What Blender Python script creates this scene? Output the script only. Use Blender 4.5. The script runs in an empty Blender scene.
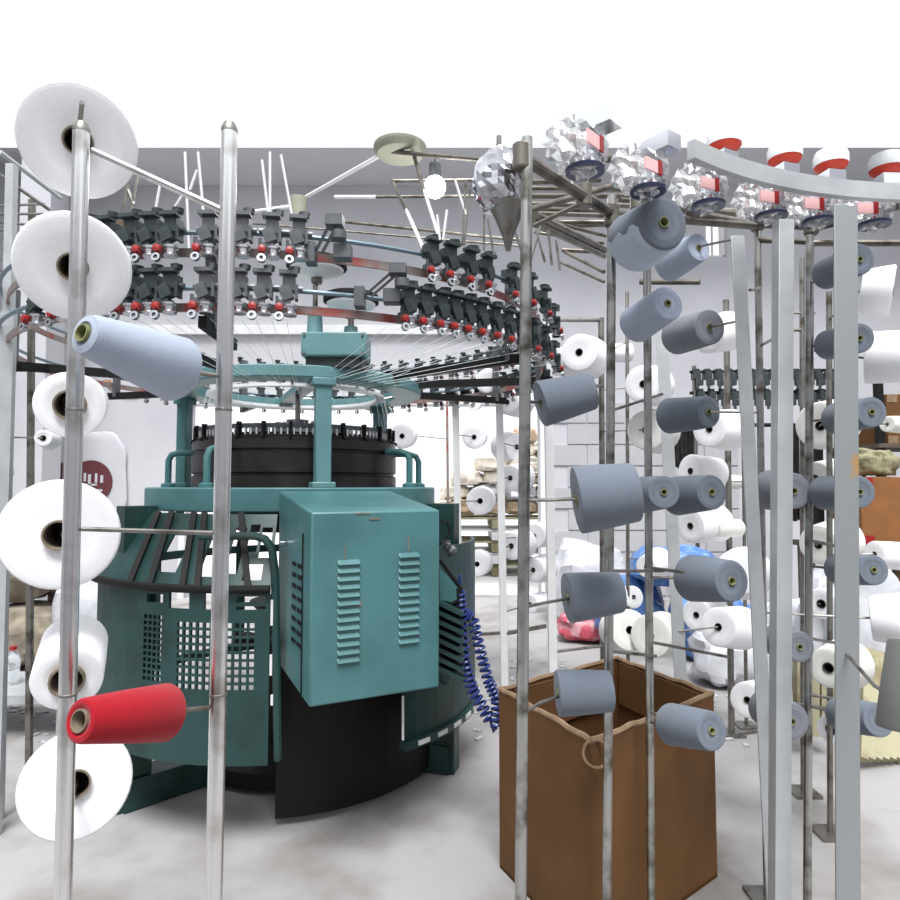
import bpy, math, random
from mathutils import Vector, Matrix, noise
random.seed(7)
scene = bpy.context.scene
COL = scene.collection
R = math.radians
# ------------------------------------------------------------------ camera
F = 650.0
PITCH = math.atan(35/650)
CAM = Vector((0, 0, 1.2))
fw = Vector((0, math.cos(PITCH), math.sin(PITCH)))
up = Vector((0, -math.sin(PITCH), math.cos(PITCH)))
cd = bpy.data.cameras.new('camera'); cam = bpy.data.objects.new('camera', cd); COL.objects.link(cam)
cam.location = CAM; cam.rotation_euler = (math.pi/2 + PITCH, 0, 0)
cd.sensor_width = 36; cd.lens = 36*F/900; cd.clip_start = 0.05; cd.clip_end = 200
scene.camera = cam

def ray(px, py):
    return Vector((1, 0, 0))*((px-450)/F) + fw + up*((450-py)/F)
def P(px, py, d):
    """world point on the y = d plane seen at photograph pixel px, py"""
    r = ray(px, py); return CAM + r*(d/r.y)
def PZ(px, py, z):
    r = ray(px, py); return CAM + r*((z-CAM.z)/r.z)

# ------------------------------------------------------------------ materials
def srgb(r, g, b):
    f = lambda c: (c/12.92 if c <= .04045 else ((c+.055)/1.055)**2.4)
    return (f(r/255), f(g/255), f(b/255), 1)
def mat(name, col, rough=.6, metal=0., var=.0, vscale=8., bump=0., bscale=60., spec=.5, col2=None, stain=None, trans=0., emit=None, estr=0., sheen=0., lo=.45, hi=.6):
    m = bpy.data.materials.new(name); m.use_nodes = True
    nt = m.node_tree; b = nt.nodes['Principled BSDF']
    if len(col) == 3: col = (*col, 1)
    b.inputs['Base Color'].default_value = col
    b.inputs['Roughness'].default_value = rough; b.inputs['Metallic'].default_value = metal
    b.inputs['Specular IOR Level'].default_value = spec
    if sheen: b.inputs['Sheen Weight'].default_value = sheen
    if trans: b.inputs['Transmission Weight'].default_value = trans
    if emit:
        b.inputs['Emission Color'].default_value = (*emit, 1); b.inputs['Emission Strength'].default_value = estr
    tc = nt.nodes.new('ShaderNodeTexCoord')
    if var or stain:
        n = nt.nodes.new('ShaderNodeTexNoise'); n.inputs['Scale'].default_value = vscale; n.inputs['Detail'].default_value = 6
        nt.links.new(tc.outputs['Object'], n.inputs['Vector'])
        cr = nt.nodes.new('ShaderNodeValToRGB'); nt.links.new(n.outputs['Fac'], cr.inputs['Fac'])
        if stain:
            cr.color_ramp.elements[0].position = lo; cr.color_ramp.elements[1].position = hi
            cr.color_ramp.elements[0].color = col; cr.color_ramp.elements[1].color = stain
        else:
            cr.color_ramp.elements[0].position = .3; cr.color_ramp.elements[1].position = .7
            cr.color_ramp.elements[0].color = tuple(max(0, c*(1-var)) for c in col[:3])+(1,)
            cr.color_ramp.elements[1].color = tuple(min(1, c*(1+var)) for c in col[:3])+(1,)
        nt.links.new(cr.outputs['Color'], b.inputs['Base Color'])
    if bump:
        n2 = nt.nodes.new('ShaderNodeTexNoise'); n2.inputs['Scale'].default_value = bscale; n2.inputs['Detail'].default_value = 4
        nt.links.new(tc.outputs['Object'], n2.inputs['Vector'])
        bp = nt.nodes.new('ShaderNodeBump'); bp.inputs['Strength'].default_value = bump; bp.inputs['Distance'].default_value = .01
        nt.links.new(n2.outputs['Fac'], bp.inputs['Height']); nt.links.new(bp.outputs['Normal'], b.inputs['Normal'])
    return m

def yarn_mat(name, col, var=.06):
    """wound yarn: fine crossed windings along the package (object z is the package's axis)"""
    m = mat(name, col, rough=.95, spec=.15, sheen=.15)
    nt = m.node_tree; b = nt.nodes['Principled BSDF']
    tc = nt.nodes.new('ShaderNodeTexCoord')
    w = nt.nodes.new('ShaderNodeTexWave'); w.wave_type = 'BANDS'; w.bands_direction = 'Z'
    w.inputs['Scale'].default_value = 170; w.inputs['Distortion'].default_value = 4; w.inputs['Detail'].default_value = 2; w.inputs['Detail Scale'].default_value = 2
    nt.links.new(tc.outputs['Object'], w.inputs['Vector'])
    n = nt.nodes.new('ShaderNodeTexNoise'); n.inputs['Scale'].default_value = 90; n.inputs['Detail'].default_value = 5
    nt.links.new(tc.outputs['Object'], n.inputs['Vector'])
    mx = nt.nodes.new('ShaderNodeMath'); mx.operation = 'ADD'
    nt.links.new(w.outputs['Fac'], mx.inputs[0]); nt.links.new(n.outputs['Fac'], mx.inputs[1])
    bp = nt.nodes.new('ShaderNodeBump'); bp.inputs['Strength'].default_value = .22; bp.inputs['Distance'].default_value = .0009
    nt.links.new(mx.outputs[0], bp.inputs['Height']); nt.links.new(bp.outputs['Normal'], b.inputs['Normal'])
    cr = nt.nodes.new('ShaderNodeMapRange'); cr.inputs['From Min'].default_value = .3; cr.inputs['From Max'].default_value = 1.5
    cr.inputs['To Min'].default_value = 1-var; cr.inputs['To Max'].default_value = 1+var
    nt.links.new(mx.outputs[0], cr.inputs['Value'])
    vm = nt.nodes.new('ShaderNodeVectorMath'); vm.operation = 'SCALE'; vm.inputs[0].default_value = col[:3]
    nt.links.new(cr.outputs['Result'], vm.inputs['Scale']); nt.links.new(vm.outputs['Vector'], b.inputs['Base Color'])
    return m

M = {}
M['white_yarn'] = yarn_mat('white_yarn', (.86, .86, .88, 1), .03)
M['cream_yarn'] = yarn_mat('cream_yarn', (.72, .72, .68, 1), .04)
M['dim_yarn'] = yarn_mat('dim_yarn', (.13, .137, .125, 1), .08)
M['grey_yarn'] = yarn_mat('grey_yarn', (.132, .152, .185, 1), .12)
M['blue_yarn'] = yarn_mat('blue_yarn', (.33, .375, .46, 1), .1)
M['lilac_yarn'] = yarn_mat('lilac_yarn', (.19, .20, .23, 1), .1)
M['red_yarn'] = yarn_mat('red_yarn', (.30, .006, .014, 1), .14)
M['tube_brown'] = mat('tube_brown', (.19, .155, .11), .8, var=.2, vscale=30)
M['tube_green'] = mat('tube_green', (.20, .21, .09), .7, var=.2, vscale=30)
M['tube_dark'] = mat('tube_dark', (.07, .06, .05), .8)
M['steel'] = mat('steel', (.74, .74, .73), .22, .95, stain=(.36, .34, .31, 1), vscale=14, lo=.52, hi=.74)
M['post_steel'] = mat('post_steel', (.42, .42, .40), .28, .92, stain=(.10, .09, .07, 1), vscale=16, lo=.48, hi=.68)
M['pipe_dark'] = mat('pipe_dark', (.17, .155, .13), .4, .7, stain=(.07, .06, .05, 1), vscale=16, lo=.45, hi=.65)
M['dull_steel'] = mat('dull_steel', (.25, .24, .22), .42, .85, stain=(.10, .085, .07, 1), vscale=18, lo=.5, hi=.68)
M['galv'] = mat('galv', (.46, .48, .49), .45, .4, var=.12, vscale=9, bump=.1, bscale=30)
M['rust_galv'] = mat('rust_galv', (.30, .32, .33), .5, .45, stain=(.5, .28, .08, 1), vscale=7, lo=.68, hi=.74)
M['white_paint'] = mat('white_paint', (.72, .72, .72), .5, var=.08)
M['teal'] = mat('teal', (.066, .180, .188), .42, stain=(.042, .125, .130, 1), vscale=5, lo=.4, hi=.75, bump=.05, bscale=20)
M['light_teal'] = mat('light_teal', (.115, .24, .25), .4, stain=(.075, .17, .18, 1), vscale=6, lo=.45, hi=.8)
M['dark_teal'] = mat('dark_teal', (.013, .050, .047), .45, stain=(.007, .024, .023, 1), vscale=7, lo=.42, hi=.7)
M['black'] = mat('black', (.006, .006, .006), .55, spec=.25)
M['rubber'] = mat('rubber', (.012, .012, .012), .7, spec=.3)
M['cylinder'] = mat('cylinder', (.035, .03, .03), .3, .6, var=.3, vscale=12)
M['chrome'] = mat('chrome', (.75, .76, .8), .12, 1.)
M['dim_chrome'] = mat('dim_chrome', (.5, .5, .53), .25, .9)
M['feeder_body'] = mat('feeder_body', (.038, .050, .052), .45, .2, var=.3, vscale=25)
M['feeder_grey'] = mat('feeder_grey', (.11, .115, .125), .4, .4, var=.2, vscale=25)
M['red_plastic'] = mat('red_plastic', (.28, .012, .011), .4)
M['orange_red'] = mat('orange_red', (.8, .07, .035), .4)
M['white_plastic'] = mat('white_plastic', (.8, .81, .83), .35)
M['rail_brown'] = mat('rail_brown', (.30, .25, .23), .5, .4, stain=(.36, .1, .09, 1), vscale=9, lo=.5, hi=.6)
M['rail_blue'] = mat('rail_blue', (.16, .23, .27), .4, .4)
M['olive'] = mat('olive', (.30, .30, .23), .6, var=.1)
M['cardboard'] = mat('cardboard', (.125, .054, .013), .9, var=.22, vscale=5)
M['card_edge'] = mat('card_edge', (.24, .16, .095), .9, var=.25, vscale=30)
M['orange_card'] = mat('orange_card', (.22, .09, .025), .85, var=.12)
M['blue_bag'] = mat('blue_bag', (.07, .17, .42), .35, stain=(.22, .36, .60, 1), vscale=9, lo=.5, hi=.7, bump=.5, bscale=14)
M['pink_bag'] = mat('pink_bag', (.45, .07, .10), .5, stain=(.6, .32, .36, 1), vscale=11, lo=.5, hi=.62, bump=.5, bscale=16)
M['white_bag'] = mat('white_bag', (.50, .51, .54), .35, var=.18, vscale=8, bump=.6, bscale=12)
M['tan_sack'] = mat('tan_sack', (.50, .38, .26), .9, var=.35, vscale=9, bump=.5, bscale=12)
M['pale_sack'] = mat('pale_sack', (.72, .66, .56), .9, var=.2, vscale=9, bump=.6, bscale=12)
M['cream_sack'] = mat('cream_sack', (.25, .235, .14), .85, stain=(.15, .14, .07, 1), vscale=30, lo=.5, hi=.6, bump=.5, bscale=25)
M['cream_board'] = mat('cream_board', (.36, .335, .215), .8, stain=(.2, .165, .09, 1), vscale=6, lo=.5, hi=.65)
M['dark_cloth'] = mat('dark_cloth', (.035, .03, .028), .95, var=.5, vscale=14, bump=.6, bscale=18)
M['dark_wood'] = mat('dark_wood', (.09, .07, .05), .8, var=.4, vscale=10)
M['brown_junk'] = mat('brown_junk', (.20, .17, .13), .9, var=.5, vscale=9, bump=.6, bscale=14)
M['blue_hose'] = mat('blue_hose', (.018, .035, .16), .3)
M['floor'] = mat('floor_concrete', (.33, .32, .32), .75, stain=(.17, .155, .14, 1), vscale=3.2, lo=.46, hi=.78, bump=.2, bscale=25)
M['wall'] = mat('wall_plaster', (.53, .53, .555), .9, stain=(.44, .44, .47, 1), vscale=1.1, lo=.4, hi=.75, bump=.15, bscale=20)
M['ceil'] = mat('ceiling_paint', (.62, .62, .645), .9, var=.05, vscale=2)
M['block'] = mat('block_wall', (.42, .42, .44), .9, var=.08, vscale=3)
M['yard'] = mat('yard_ground', (.66, .65, .63), .9, var=.06, vscale=3)
M['yarn_thread'] = mat('yarn_thread', (.85, .85, .86), .8)
M['copper_wire'] = mat('copper_wire', (.35, .18, .12), .5)
M['maroon_ink'] = mat('maroon_ink', (.10, .022, .03), .8)
M['bulb'] = mat('bulb_glow', (1, 1, 1), .4, emit=(.93, .96, 1), estr=12)
M['navy'] = mat('navy_ring', (.03, .04, .09), .3)
M['label_pink'] = mat('label_pink', (.85, .5, .5), .6)
# clear packing film
m = bpy.data.materials.new('clear_film'); m.use_nodes = True; nt = m.node_tree
for n in list(nt.nodes):
    if n.type == 'BSDF_PRINCIPLED': nt.nodes.remove(n)
o_ = [n for n in nt.nodes if n.type == 'OUTPUT_MATERIAL'][0]
tr = nt.nodes.new('ShaderNodeBsdfTransparent'); gl = nt.nodes.new('ShaderNodeBsdfGlossy'); gl.inputs['Roughness'].default_value = .2
mx = nt.nodes.new('ShaderNodeMixShader'); mx.inputs['Fac'].default_value = .5
nt.links.new(tr.outputs[0], mx.inputs[1]); nt.links.new(gl.outputs[0], mx.inputs[2]); nt.links.new(mx.outputs[0], o_.inputs['Surface'])
M['film'] = m
M['blue_film'] = mat('blue_film', (.40, .45, .54), .3, var=.1)
m = bpy.data.materials.new('window_glass'); m.use_nodes = True; nt = m.node_tree
b = nt.nodes['Principled BSDF']; b.inputs['Base Color'].default_value = (1, 1, 1, 1); b.inputs['Roughness'].default_value = .02
b.inputs['Transmission Weight'].default_value = 1; b.inputs['IOR'].default_value = 1.02
M['glass'] = m
M['bottle'] = mat('bottle_plastic', (.9, .93, .96), .1, trans=.8)

# ------------------------------------------------------------------ mesh builder
def frame(z):
    z = z.normalized(); a = Vector((0, 0, 1)) if abs(z.z) < .9 else Vector((1, 0, 0))
    x = a.cross(z).normalized(); y = z.cross(x); return x, y, z
def wpos(o):
    v = Vector((0, 0, 0))
    while o: v = v + o.location; o = o.parent
    return v
class MB:
    def __init__(s): s.v = []; s.f = []
    def add(s, vs, fs):
        n = len(s.v); s.v += [Vector(v) for v in vs]; s.f += [tuple(i+n for i in f) for f in fs]; return s
    def pts8(s, p):      # bottom ring 0-3, top ring 4-7
        return s.add(p, [(3, 2, 1, 0), (4, 5, 6, 7), (0, 1, 5, 4), (1, 2, 6, 5), (2, 3, 7, 6), (3, 0, 4, 7)])
    def box(s, c, sz, rz=0., m=None):
        hx, hy, hz = sz[0]/2, sz[1]/2, sz[2]/2
        q = [Vector(v) for v in ((-hx, -hy, -hz), (hx, -hy, -hz), (hx, hy, -hz), (-hx, hy, -hz), (-hx, -hy, hz), (hx, -hy, hz), (hx, hy, hz), (-hx, hy, hz))]
        if m is None: m = Matrix.Rotation(rz, 3, 'Z')
        return s.pts8([Vector(c)+m @ v for v in q])
    def bar(s, p, q, w, t, side=None):    # flat bar from p to q, width w along side, thickness t
        p, q = Vector(p), Vector(q); z = (q-p).normalized()
        x = Vector(side or (1, 0, 0)); x = (x-z*x.dot(z)).normalized(); y = z.cross(x)
        r = [(-w/2, -t/2), (w/2, -t/2), (w/2, t/2), (-w/2, t/2)]
        return s.pts8([p+x*a+y*b for a, b in r]+[q+x*a+y*b for a, b in r])
    def tube(s, p, q, r, r2=None, n=12):
        p, q = Vector(p), Vector(q); r2 = r if r2 is None else r2
        x, y, z = frame(q-p); vs = []
        for c, rr in ((p, r), (q, r2)):
            for i in range(n):
                a = 2*math.pi*i/n; vs.append(c+x*math.cos(a)*rr+y*math.sin(a)*rr)
        return s.add(vs, [(i, (i+1) % n, n+(i+1) % n, n+i) for i in range(n)]+[tuple(range(n-1, -1, -1)), tuple(range(n, 2*n))])
    def path(s, pts, r, n=8, closed=False):
        pts = [Vector(p) for p in pts]; k = len(pts); vs = []; px = None
        for i in range(k):
            a = pts[i-1] if (i > 0 or closed) else pts[i]; b = pts[(i+1) % k] if (i < k-1 or closed) else pts[i]
            t = (b-a).normalized()
            if px is None: x, y, _ = frame(t)
            else:
                x = (px-t*px.dot(t)).normalized(); y = t.cross(x)
            px = x
            for j in range(n):
                an = 2*math.pi*j/n; vs.append(pts[i]+x*math.cos(an)*r+y*math.sin(an)*r)
        fs = []
        for i in range(k if closed else k-1):
            i2 = (i+1) % k
            fs += [(i*n+j, i*n+(j+1) % n, i2*n+(j+1) % n, i2*n+j) for j in range(n)]
        if not closed: fs += [tuple(range(n-1, -1, -1)), tuple(range((k-1)*n, k*n))]
        return s.add(vs, fs)
    def lathe(s, prof, c=(0, 0, 0), axis=(0, 0, 1), n=24):
        x, y, z = frame(Vector(axis)); c = Vector(c); vs = []; fs = []; k = len(prof)
        for r, h in prof:
            for i in range(n):
                a = 2*math.pi*i/n; vs.append(c+z*h+x*math.cos(a)*r+y*math.sin(a)*r)
        for j in range(k-1):
            fs += [(j*n+i, j*n+(i+1) % n, (j+1)*n+(i+1) % n, (j+1)*n+i) for i in range(n)]
        if prof[0][0] > 1e-5: fs.append(tuple(range(n-1, -1, -1)))
        if prof[-1][0] > 1e-5: fs.append(tuple(range((k-1)*n, k*n)))
        return s.add(vs, fs)
    def lathe_open(s, prof, c=(0, 0, 0), axis=(0, 0, 1), n=24):   # closed loop profile (hollow solid)
        x, y, z = frame(Vector(axis)); c = Vector(c); vs = []; fs = []; k = len(prof)
        for r, h in prof:
            for i in range(n):
                a = 2*math.pi*i/n; vs.append(c+z*h+x*math.cos(a)*r+y*math.sin(a)*r)
        for j in range(k):
            j2 = (j+1) % k
            fs += [(j*n+i, j*n+(i+1) % n, j2*n+(i+1) % n, j2*n+i) for i in range(n)]
        return s.add(vs, fs)
    def arc(s, c, ri, ro, z0, z1, a0=0., a1=360., n=48):
        full = abs(a1-a0) >= 359.9; vs = []; fs = []; k = n if full else n+1
        for i in range(k):
            a = R(a0+(a1-a0)*i/n); d = Vector((math.cos(a), math.sin(a), 0))
            for r, z in ((ri, z0), (ro, z0), (ro, z1), (ri, z1)): vs.append(Vector((c[0], c[1], 0))+d*r+Vector((0, 0, z)))
        for i in range(n):
            j = (i+1) % k
            fs += [(i*4+e, i*4+(e+1) % 4, j*4+(e+1) % 4, j*4+e) for e in range(4)]
        if not full: fs += [(3, 2, 1, 0), (n*4, n*4+1, n*4+2, n*4+3)]
        return s.add(vs, fs)
    def shell(s, c, R0, R1, z0, z1, a0, a1, t=.01, holes=(), step=4.):
        """curved sheet: radius R0 at z0 to R1 at z1 between angles, holes = (a0, a1, z0, z1) cut out"""
        A = {a0, a1}; Z = {z0, z1}
        k = max(1, int(abs(a1-a0)/step))
        for i in range(k+1): A.add(a0+(a1-a0)*i/k)
        for h in holes:
            A.add(min(max(h[0], a0), a1)); A.add(min(max(h[1], a0), a1)); Z.add(min(max(h[2], z0), z1)); Z.add(min(max(h[3], z0), z1))
        A = sorted(A); Z = sorted(Z)
        def pt(a, z, d):
            r = R0+(R1-R0)*(z-z0)/(z1-z0)+d
            return Vector((c[0]+r*math.cos(R(a)), c[1]+r*math.sin(R(a)), z))
        for i in range(len(A)-1):
            for j in range(len(Z)-1):
                am, zm = (A[i]+A[i+1])/2, (Z[j]+Z[j+1])/2
                if any(h[0] < am < h[1] and h[2] < zm < h[3] for h in holes): continue
                p = [pt(A[i], Z[j], 0), pt(A[i+1], Z[j], 0), pt(A[i+1], Z[j], -t), pt(A[i], Z[j], -t)]
                q = [pt(A[i], Z[j+1], 0), pt(A[i+1], Z[j+1], 0), pt(A[i+1], Z[j+1], -t), pt(A[i], Z[j+1], -t)]
                s.pts8([p[3], p[2], p[1], p[0], q[3], q[2], q[1], q[0]][::1])
        return s
    def blob(s, c, rad, amp=.15, freq=2., seed=0, nu=20, nv=12, flat=0., rz=0., power=1.):
        c = Vector(c); vs = []; fs = []; rm = Matrix.Rotation(rz, 3, 'Z')
        sp = lambda v: math.copysign(abs(v)**power, v)
        def pt(u, v):
            d = Vector((math.cos(u)*math.sin(v), math.sin(u)*math.sin(v), math.cos(v)))
            k = 1+amp*(noise.noise(d*freq+Vector((seed*7.3, seed*1.7, seed*3.1))))
            dd = Vector((sp(d.x), sp(d.y), sp(d.z)))
            p = Vector((dd.x*rad[0], dd.y*rad[1], dd.z*rad[2]))*k
            if p.z < -rad[2]*(1-flat): p.z = -rad[2]*(1-flat)
            return c+rm @ p
        vs.append(pt(0, 0))
        for j in range(1, nv):
            for i in range(nu): vs.append(pt(2*math.pi*i/nu, math.pi*j/nv))
        vs.append(pt(0, math.pi)); last = len(vs)-1
        for i in range(nu): fs.append((0, 1+i, 1+(i+1) % nu))
        for j in range(nv-2):
            a = 1+j*nu
            fs += [(a+i, a+nu+i, a+nu+(i+1) % nu, a+(i+1) % nu) for i in range(nu)]
        a = 1+(nv-2)*nu
        fs += [(a+i, last, a+(i+1) % nu) for i in range(nu)]
        return s.add(vs, fs)
    def build(s, name, material, parent=None, local=False, smooth=True, ang=35., bevel=0.):
        me = bpy.data.meshes.new(name)
        if parent is not None:
            off = Vector((0, 0, 0)) if local else wpos(parent)
        else:
            zs = min(v.z for v in s.v); xs = [v.x for v in s.v]; ys = [v.y for v in s.v]
            off = Vector(((min(xs)+max(xs))/2, (min(ys)+max(ys))/2, zs))
        me.from_pydata([tuple(v-off) for v in s.v], [], s.f); me.update()
        import bmesh
        bm = bmesh.new(); bm.from_mesh(me); bmesh.ops.recalc_face_normals(bm, faces=bm.faces); bm.to_mesh(me); bm.free()
        if smooth:
            me.shade_smooth(); me.set_sharp_from_angle(angle=R(ang))
        me.materials.append(M[material] if isinstance(material, str) else material)
        o = bpy.data.objects.new(name, me); COL.objects.link(o)
        if parent is not None: o.parent = parent
        else: o.location = off
        if bevel:
            bv = o.modifiers.new('bevel', 'BEVEL'); bv.width = bevel; bv.segments = 2; bv.limit_method = 'ANGLE'
        return o
def tag(o, label=None, cat=None, group=None, kind=None):
    if label: o['label'] = label
    if cat: o['category'] = cat
    if group: o['group'] = group
    if kind: o['kind'] = kind
    return o
def thing(name, loc, label, cat, group=None):
    o = bpy.data.objects.new(name, None); COL.objects.link(o); o.location = loc; o.empty_display_size = .05
    return tag(o, label, cat, group)
def struct(o): o['kind'] = 'structure'; return o

# ------------------------------------------------------------------ the setting
WB = 7.0                                            # distance of the back wall
XL, XR, ZC = -4.6, 5.3, 4.5
floor = struct(MB().box(((XL+XR)/2, 2.2, -.05), (XR-XL+.4, 10.0, .1)).build('floor', 'floor'))
struct(MB().box((0, 13.2, -.06), (22, 12, .1)).build('yard_ground', 'yard'))
dx0, dx1, dz = -2.83, .97, 2.07                     # the open doorway
wx0, wx1, wz0, wz1 = 2.80, 3.03, 3.70, 4.22         # small high window
w = MB(); T = .2; yc = WB+T/2
def wb(x0, x1, z0, z1): w.box(((x0+x1)/2, yc, (z0+z1)/2), (x1-x0, T, z1-z0))
wb(XL-.2, dx0, 0, ZC); wb(dx0, dx1, dz, ZC); wb(dx1, wx0, 0, ZC); wb(wx0, wx1, 0, wz0); wb(wx0, wx1, wz1, ZC); wb(wx1, XR+.2, 0, ZC)
struct(w.build('wall_back', 'wall', smooth=False))
struct(MB().box((XL-.1, 2.1, ZC/2), (.2, 9.8, ZC)).build('wall_left', 'wall', smooth=False))
struct(MB().box(((XL+XR)/2, -2.9, 1.65), (XR-XL+.4, .2, 3.3)).build('light_block_wall', 'wall', smooth=False))  # unseen wall added behind the camera to block low light
struct(MB().box((XR+.1, 2.1, ZC/2), (.2, 9.8, ZC)).build('wall_right', 'wall', smooth=False))
struct(MB().box(((XL+XR)/2, 6.70, ZC+.02), (XR-XL+.4, 1.0, .04)).build('ceiling', 'ceil', smooth=False))
tm = MB()
tm.box((dx0-.03, WB-.02, dz/2), (.06, .06, dz)); tm.box((dx1+.03, WB-.02, dz/2), (.06, .06, dz)); tm.box(((dx0+dx1)/2, WB-.02, dz+.04), (dx1-dx0+.12, .06, .08))
struct(tm.build('trim_1', 'white_paint', smooth=False))
tm = MB()
tm.box(((XL+dx0)/2, WB-.03, 2.88), (dx0-XL, .06, .1)); tm.box(((dx0+.7)/2, WB-.03, 2.88), (.7-dx0, .06, .1))
struct(tm.build('trim_2', 'white_paint', smooth=False))
wn = MB(); cx_, cz_ = (wx0+wx1)/2, (wz0+wz1)/2
wn.box((wx0+.012, WB+.05, cz_), (.024, .05, wz1-wz0)); wn.box((wx1-.012, WB+.05, cz_), (.024, .05, wz1-wz0))
wn.box((cx_, WB+.05, wz0+.012), (wx1-wx0, .05, .024)); wn.box((cx_, WB+.05, wz1-.012), (wx1-wx0, .05, .024)); wn.box((cx_-.02, WB+.05, cz_), (.012, .04, wz1-wz0))
wo = struct(wn.build('window_1', 'white_paint', smooth=False))
MB().box((cx_, WB+.05, cz_), (wx1-wx0-.03, .006, wz1-wz0-.03)).build('pane', 'glass', wo, smooth=False)
# block work patch right of the doorway: joints cut as a grid of slightly raised blocks
bk = MB()
for j in range(9):
    for i in range(5):
        x0 = 1.06+i*.42+(.21 if j % 2 else 0); x1 = min(x0+.405, 3.1)
        if x1-x0 > .05: bk.box(((x0+x1)/2, WB-.008, .14+j*.23), (x1-x0, .016, .215))
struct(bk.build('wall_blocks', 'block', smooth=False))

# ------------------------------------------------------------------ posts
POST = {}
def post_line(key):
    return POST[key]
def make_post(key, name, label, top, bot, d, w, material, shape='round', group=None, cat='post'):
    """upright from the floor; top and bot are pixels read at distance d"""
    a, b = P(top[0], top[1], d), P(bot[0], bot[1], d)
    dirn = (b-a)/(b.z-a.z); foot = a+dirn*(0-a.z)
    t = thing(name, foot, label, cat, group)
    m = MB()
    if shape == 'round': m.tube(foot, a, w/2, n=14)
    elif shape == 'flat': m.bar(foot, a, w, .012)
    elif shape == 'angle':
        m.bar(foot, a, w, .005)
        off = Vector((w/2, .016, 0)); m.bar(foot+off, a+off, .005, .034)
    elif shape == 'square': m.bar(foot, a, w, w)
    m.build('upright', material, t, bevel=.001 if shape != 'round' else 0)
    f = MB().box(foot+Vector((0, 0, .006)), (.1, .1, .012)).build('foot_plate', 'dull_steel', t)
    POST[key] = (t, foot, a)
    return t
def on_post(key, z):
    t, f, a = POST[key]; return f+(a-f)*((z-f.z)/(a.z-f.z))

# left creel frame: two chromed uprights with a rail between
pl = P(79, 100, .95); a1, b1 = P(81, 150, .95), P(66.5, 745, .95); a2, b2 = P(229, 150, .95), P(217, 745, .95)
def foot_of(a, b): d_ = (b-a)/(b.z-a.z); return a+d_*(0-a.z), a+d_*(1.735-a.z)
f1, t1 = foot_of(a1, b1); f2, t2 = foot_of(a2, b2)
lc = thing('tube_creel', (f1+f2)/2, 'shiny steel tube creel frame with two uprights in front of the green knitting machine', 'creel')
for f_, t_ in ((f1, t1), (f2, t2)):
    u = MB().tube(f_, t_, .0118, n=20).build('upright', 'steel', lc)
    for zz in (1.31, .9):
        c0 = f_+(t_-f_)*(zz/t_.z); MB().lathe([(.0118, -.002), (.0125, -.0015), (.0125, .0015), (.0118, .002)], c0, n=20).build('joint_ring', 'dull_steel', u)
    MB().lathe([(.0, .012), (.008, .009), (.0123, 0), (.0123, -.006)], t_, n=20).build('end_cap', 'dull_steel', u)
    MB().box(f_+Vector((0, 0, .006)), (.09, .09, .012)).build('foot_plate', 'dull_steel', lc)
POST['L1'] = (lc, f1, t1); POST['L2'] = (lc, f2, t2)
MB().tube(P(93, 151, .955), P(221, 210, .955), .0055).build('cross_rod', 'steel', lc)
MB().tube(P(82, 529, .953), P(216, 533, .953), .0034).build('cross_rod', 'dull_steel', lc)
MB().tube(on_post('L1', .12), on_post('L2', .12), .008).build('cross_rod', 'dull_steel', lc)

make_post('A', 'creel_post', 'dark steel tube creel post at the left corner of the cardboard box', (527, 138), (522, 748), 1.35, .0245, 'post_steel')
make_post('B', 'creel_post', 'round steel post rising before the middle of the cardboard box', (612, 196), (608, 748), 1.6, .022, 'post_steel')
make_post('C', 'creel_post', 'slim round post before the right half of the cardboard box', (647, 268), (650, 748), 1.75, .021, 'post_steel')
make_post('D', 'creel_post', 'thin round post just behind the slanted angle iron', (757, 196), (765, 748), 1.95, .021, 'post_steel')
make_post('E', 'creel_post', 'round post standing between the two widest galvanized bars', (810, 216), (808, 748), 1.75, .021, 'post_steel')
make_post('F', 'galvanized_post', 'pale flat galvanized bar with the brightest white face', (783, 222), (780, 748), 1.5, .035, 'galv', 'square')
make_post('G', 'galvanized_post', 'wide galvanized angle bar with orange rust spots nearest the photo edge', (845, 205), (847, 748), 1.38, .049, 'rust_galv', 'angle')
make_post('H', 'galvanized_post', 'galvanized angle iron leaning beside the flat galvanized bar', (737, 236), (765, 748), 1.7, .034, 'galv', 'angle')
make_post('I', 'galvanized_post', 'leaning whitish angle iron behind the cardboard box', (661, 322), (681, 690), 2.55, .046, 'galv', 'angle')
make_post('J1', 'creel_post', 'white post left of the others in the bright doorway', (455, 382), (460, 640), 4.0, .042, 'white_paint', 'square')
make_post('J2', 'creel_post', 'white post standing just left of the dark tube post', (499, 384), (504, 650), 3.7, .04, 'white_paint', 'square')
make_post('J3', 'creel_post', 'white post between the doorway and the block wall', (547, 322), (553, 680), 3.4, .042, 'white_paint', 'square')
make_post('K1', 'creel_post', 'slim far steel post behind the round post of the cardboard box', (601, 318), (603, 640), 3.6, .032, 'dull_steel')
make_post('K2', 'creel_post', 'thin far rod post left of the whitish leaning iron', (627, 292), (628, 640), 3.9, .022, 'dull_steel')
make_post('K3', 'creel_post', 'thin far post carrying white cones before the slanted angle iron', (726, 300), (731, 690), 3.2, .03, 'dull_steel')
make_post('K4', 'creel_post', 'thin dark far post close to the slanted angle iron', (742, 330), (746, 690), 3.3, .018, 'dull_steel')
make_post('K5', 'creel_post', 'thin rod post just left of the round post between the galvanized bars', (802, 258), (803, 690), 2.6, .02, 'dull_steel')
make_post('K6', 'creel_post', 'thin rod post partly behind the rusty angle bar', (829, 292), (830, 748), 2.3, .02, 'dull_steel')

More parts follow.
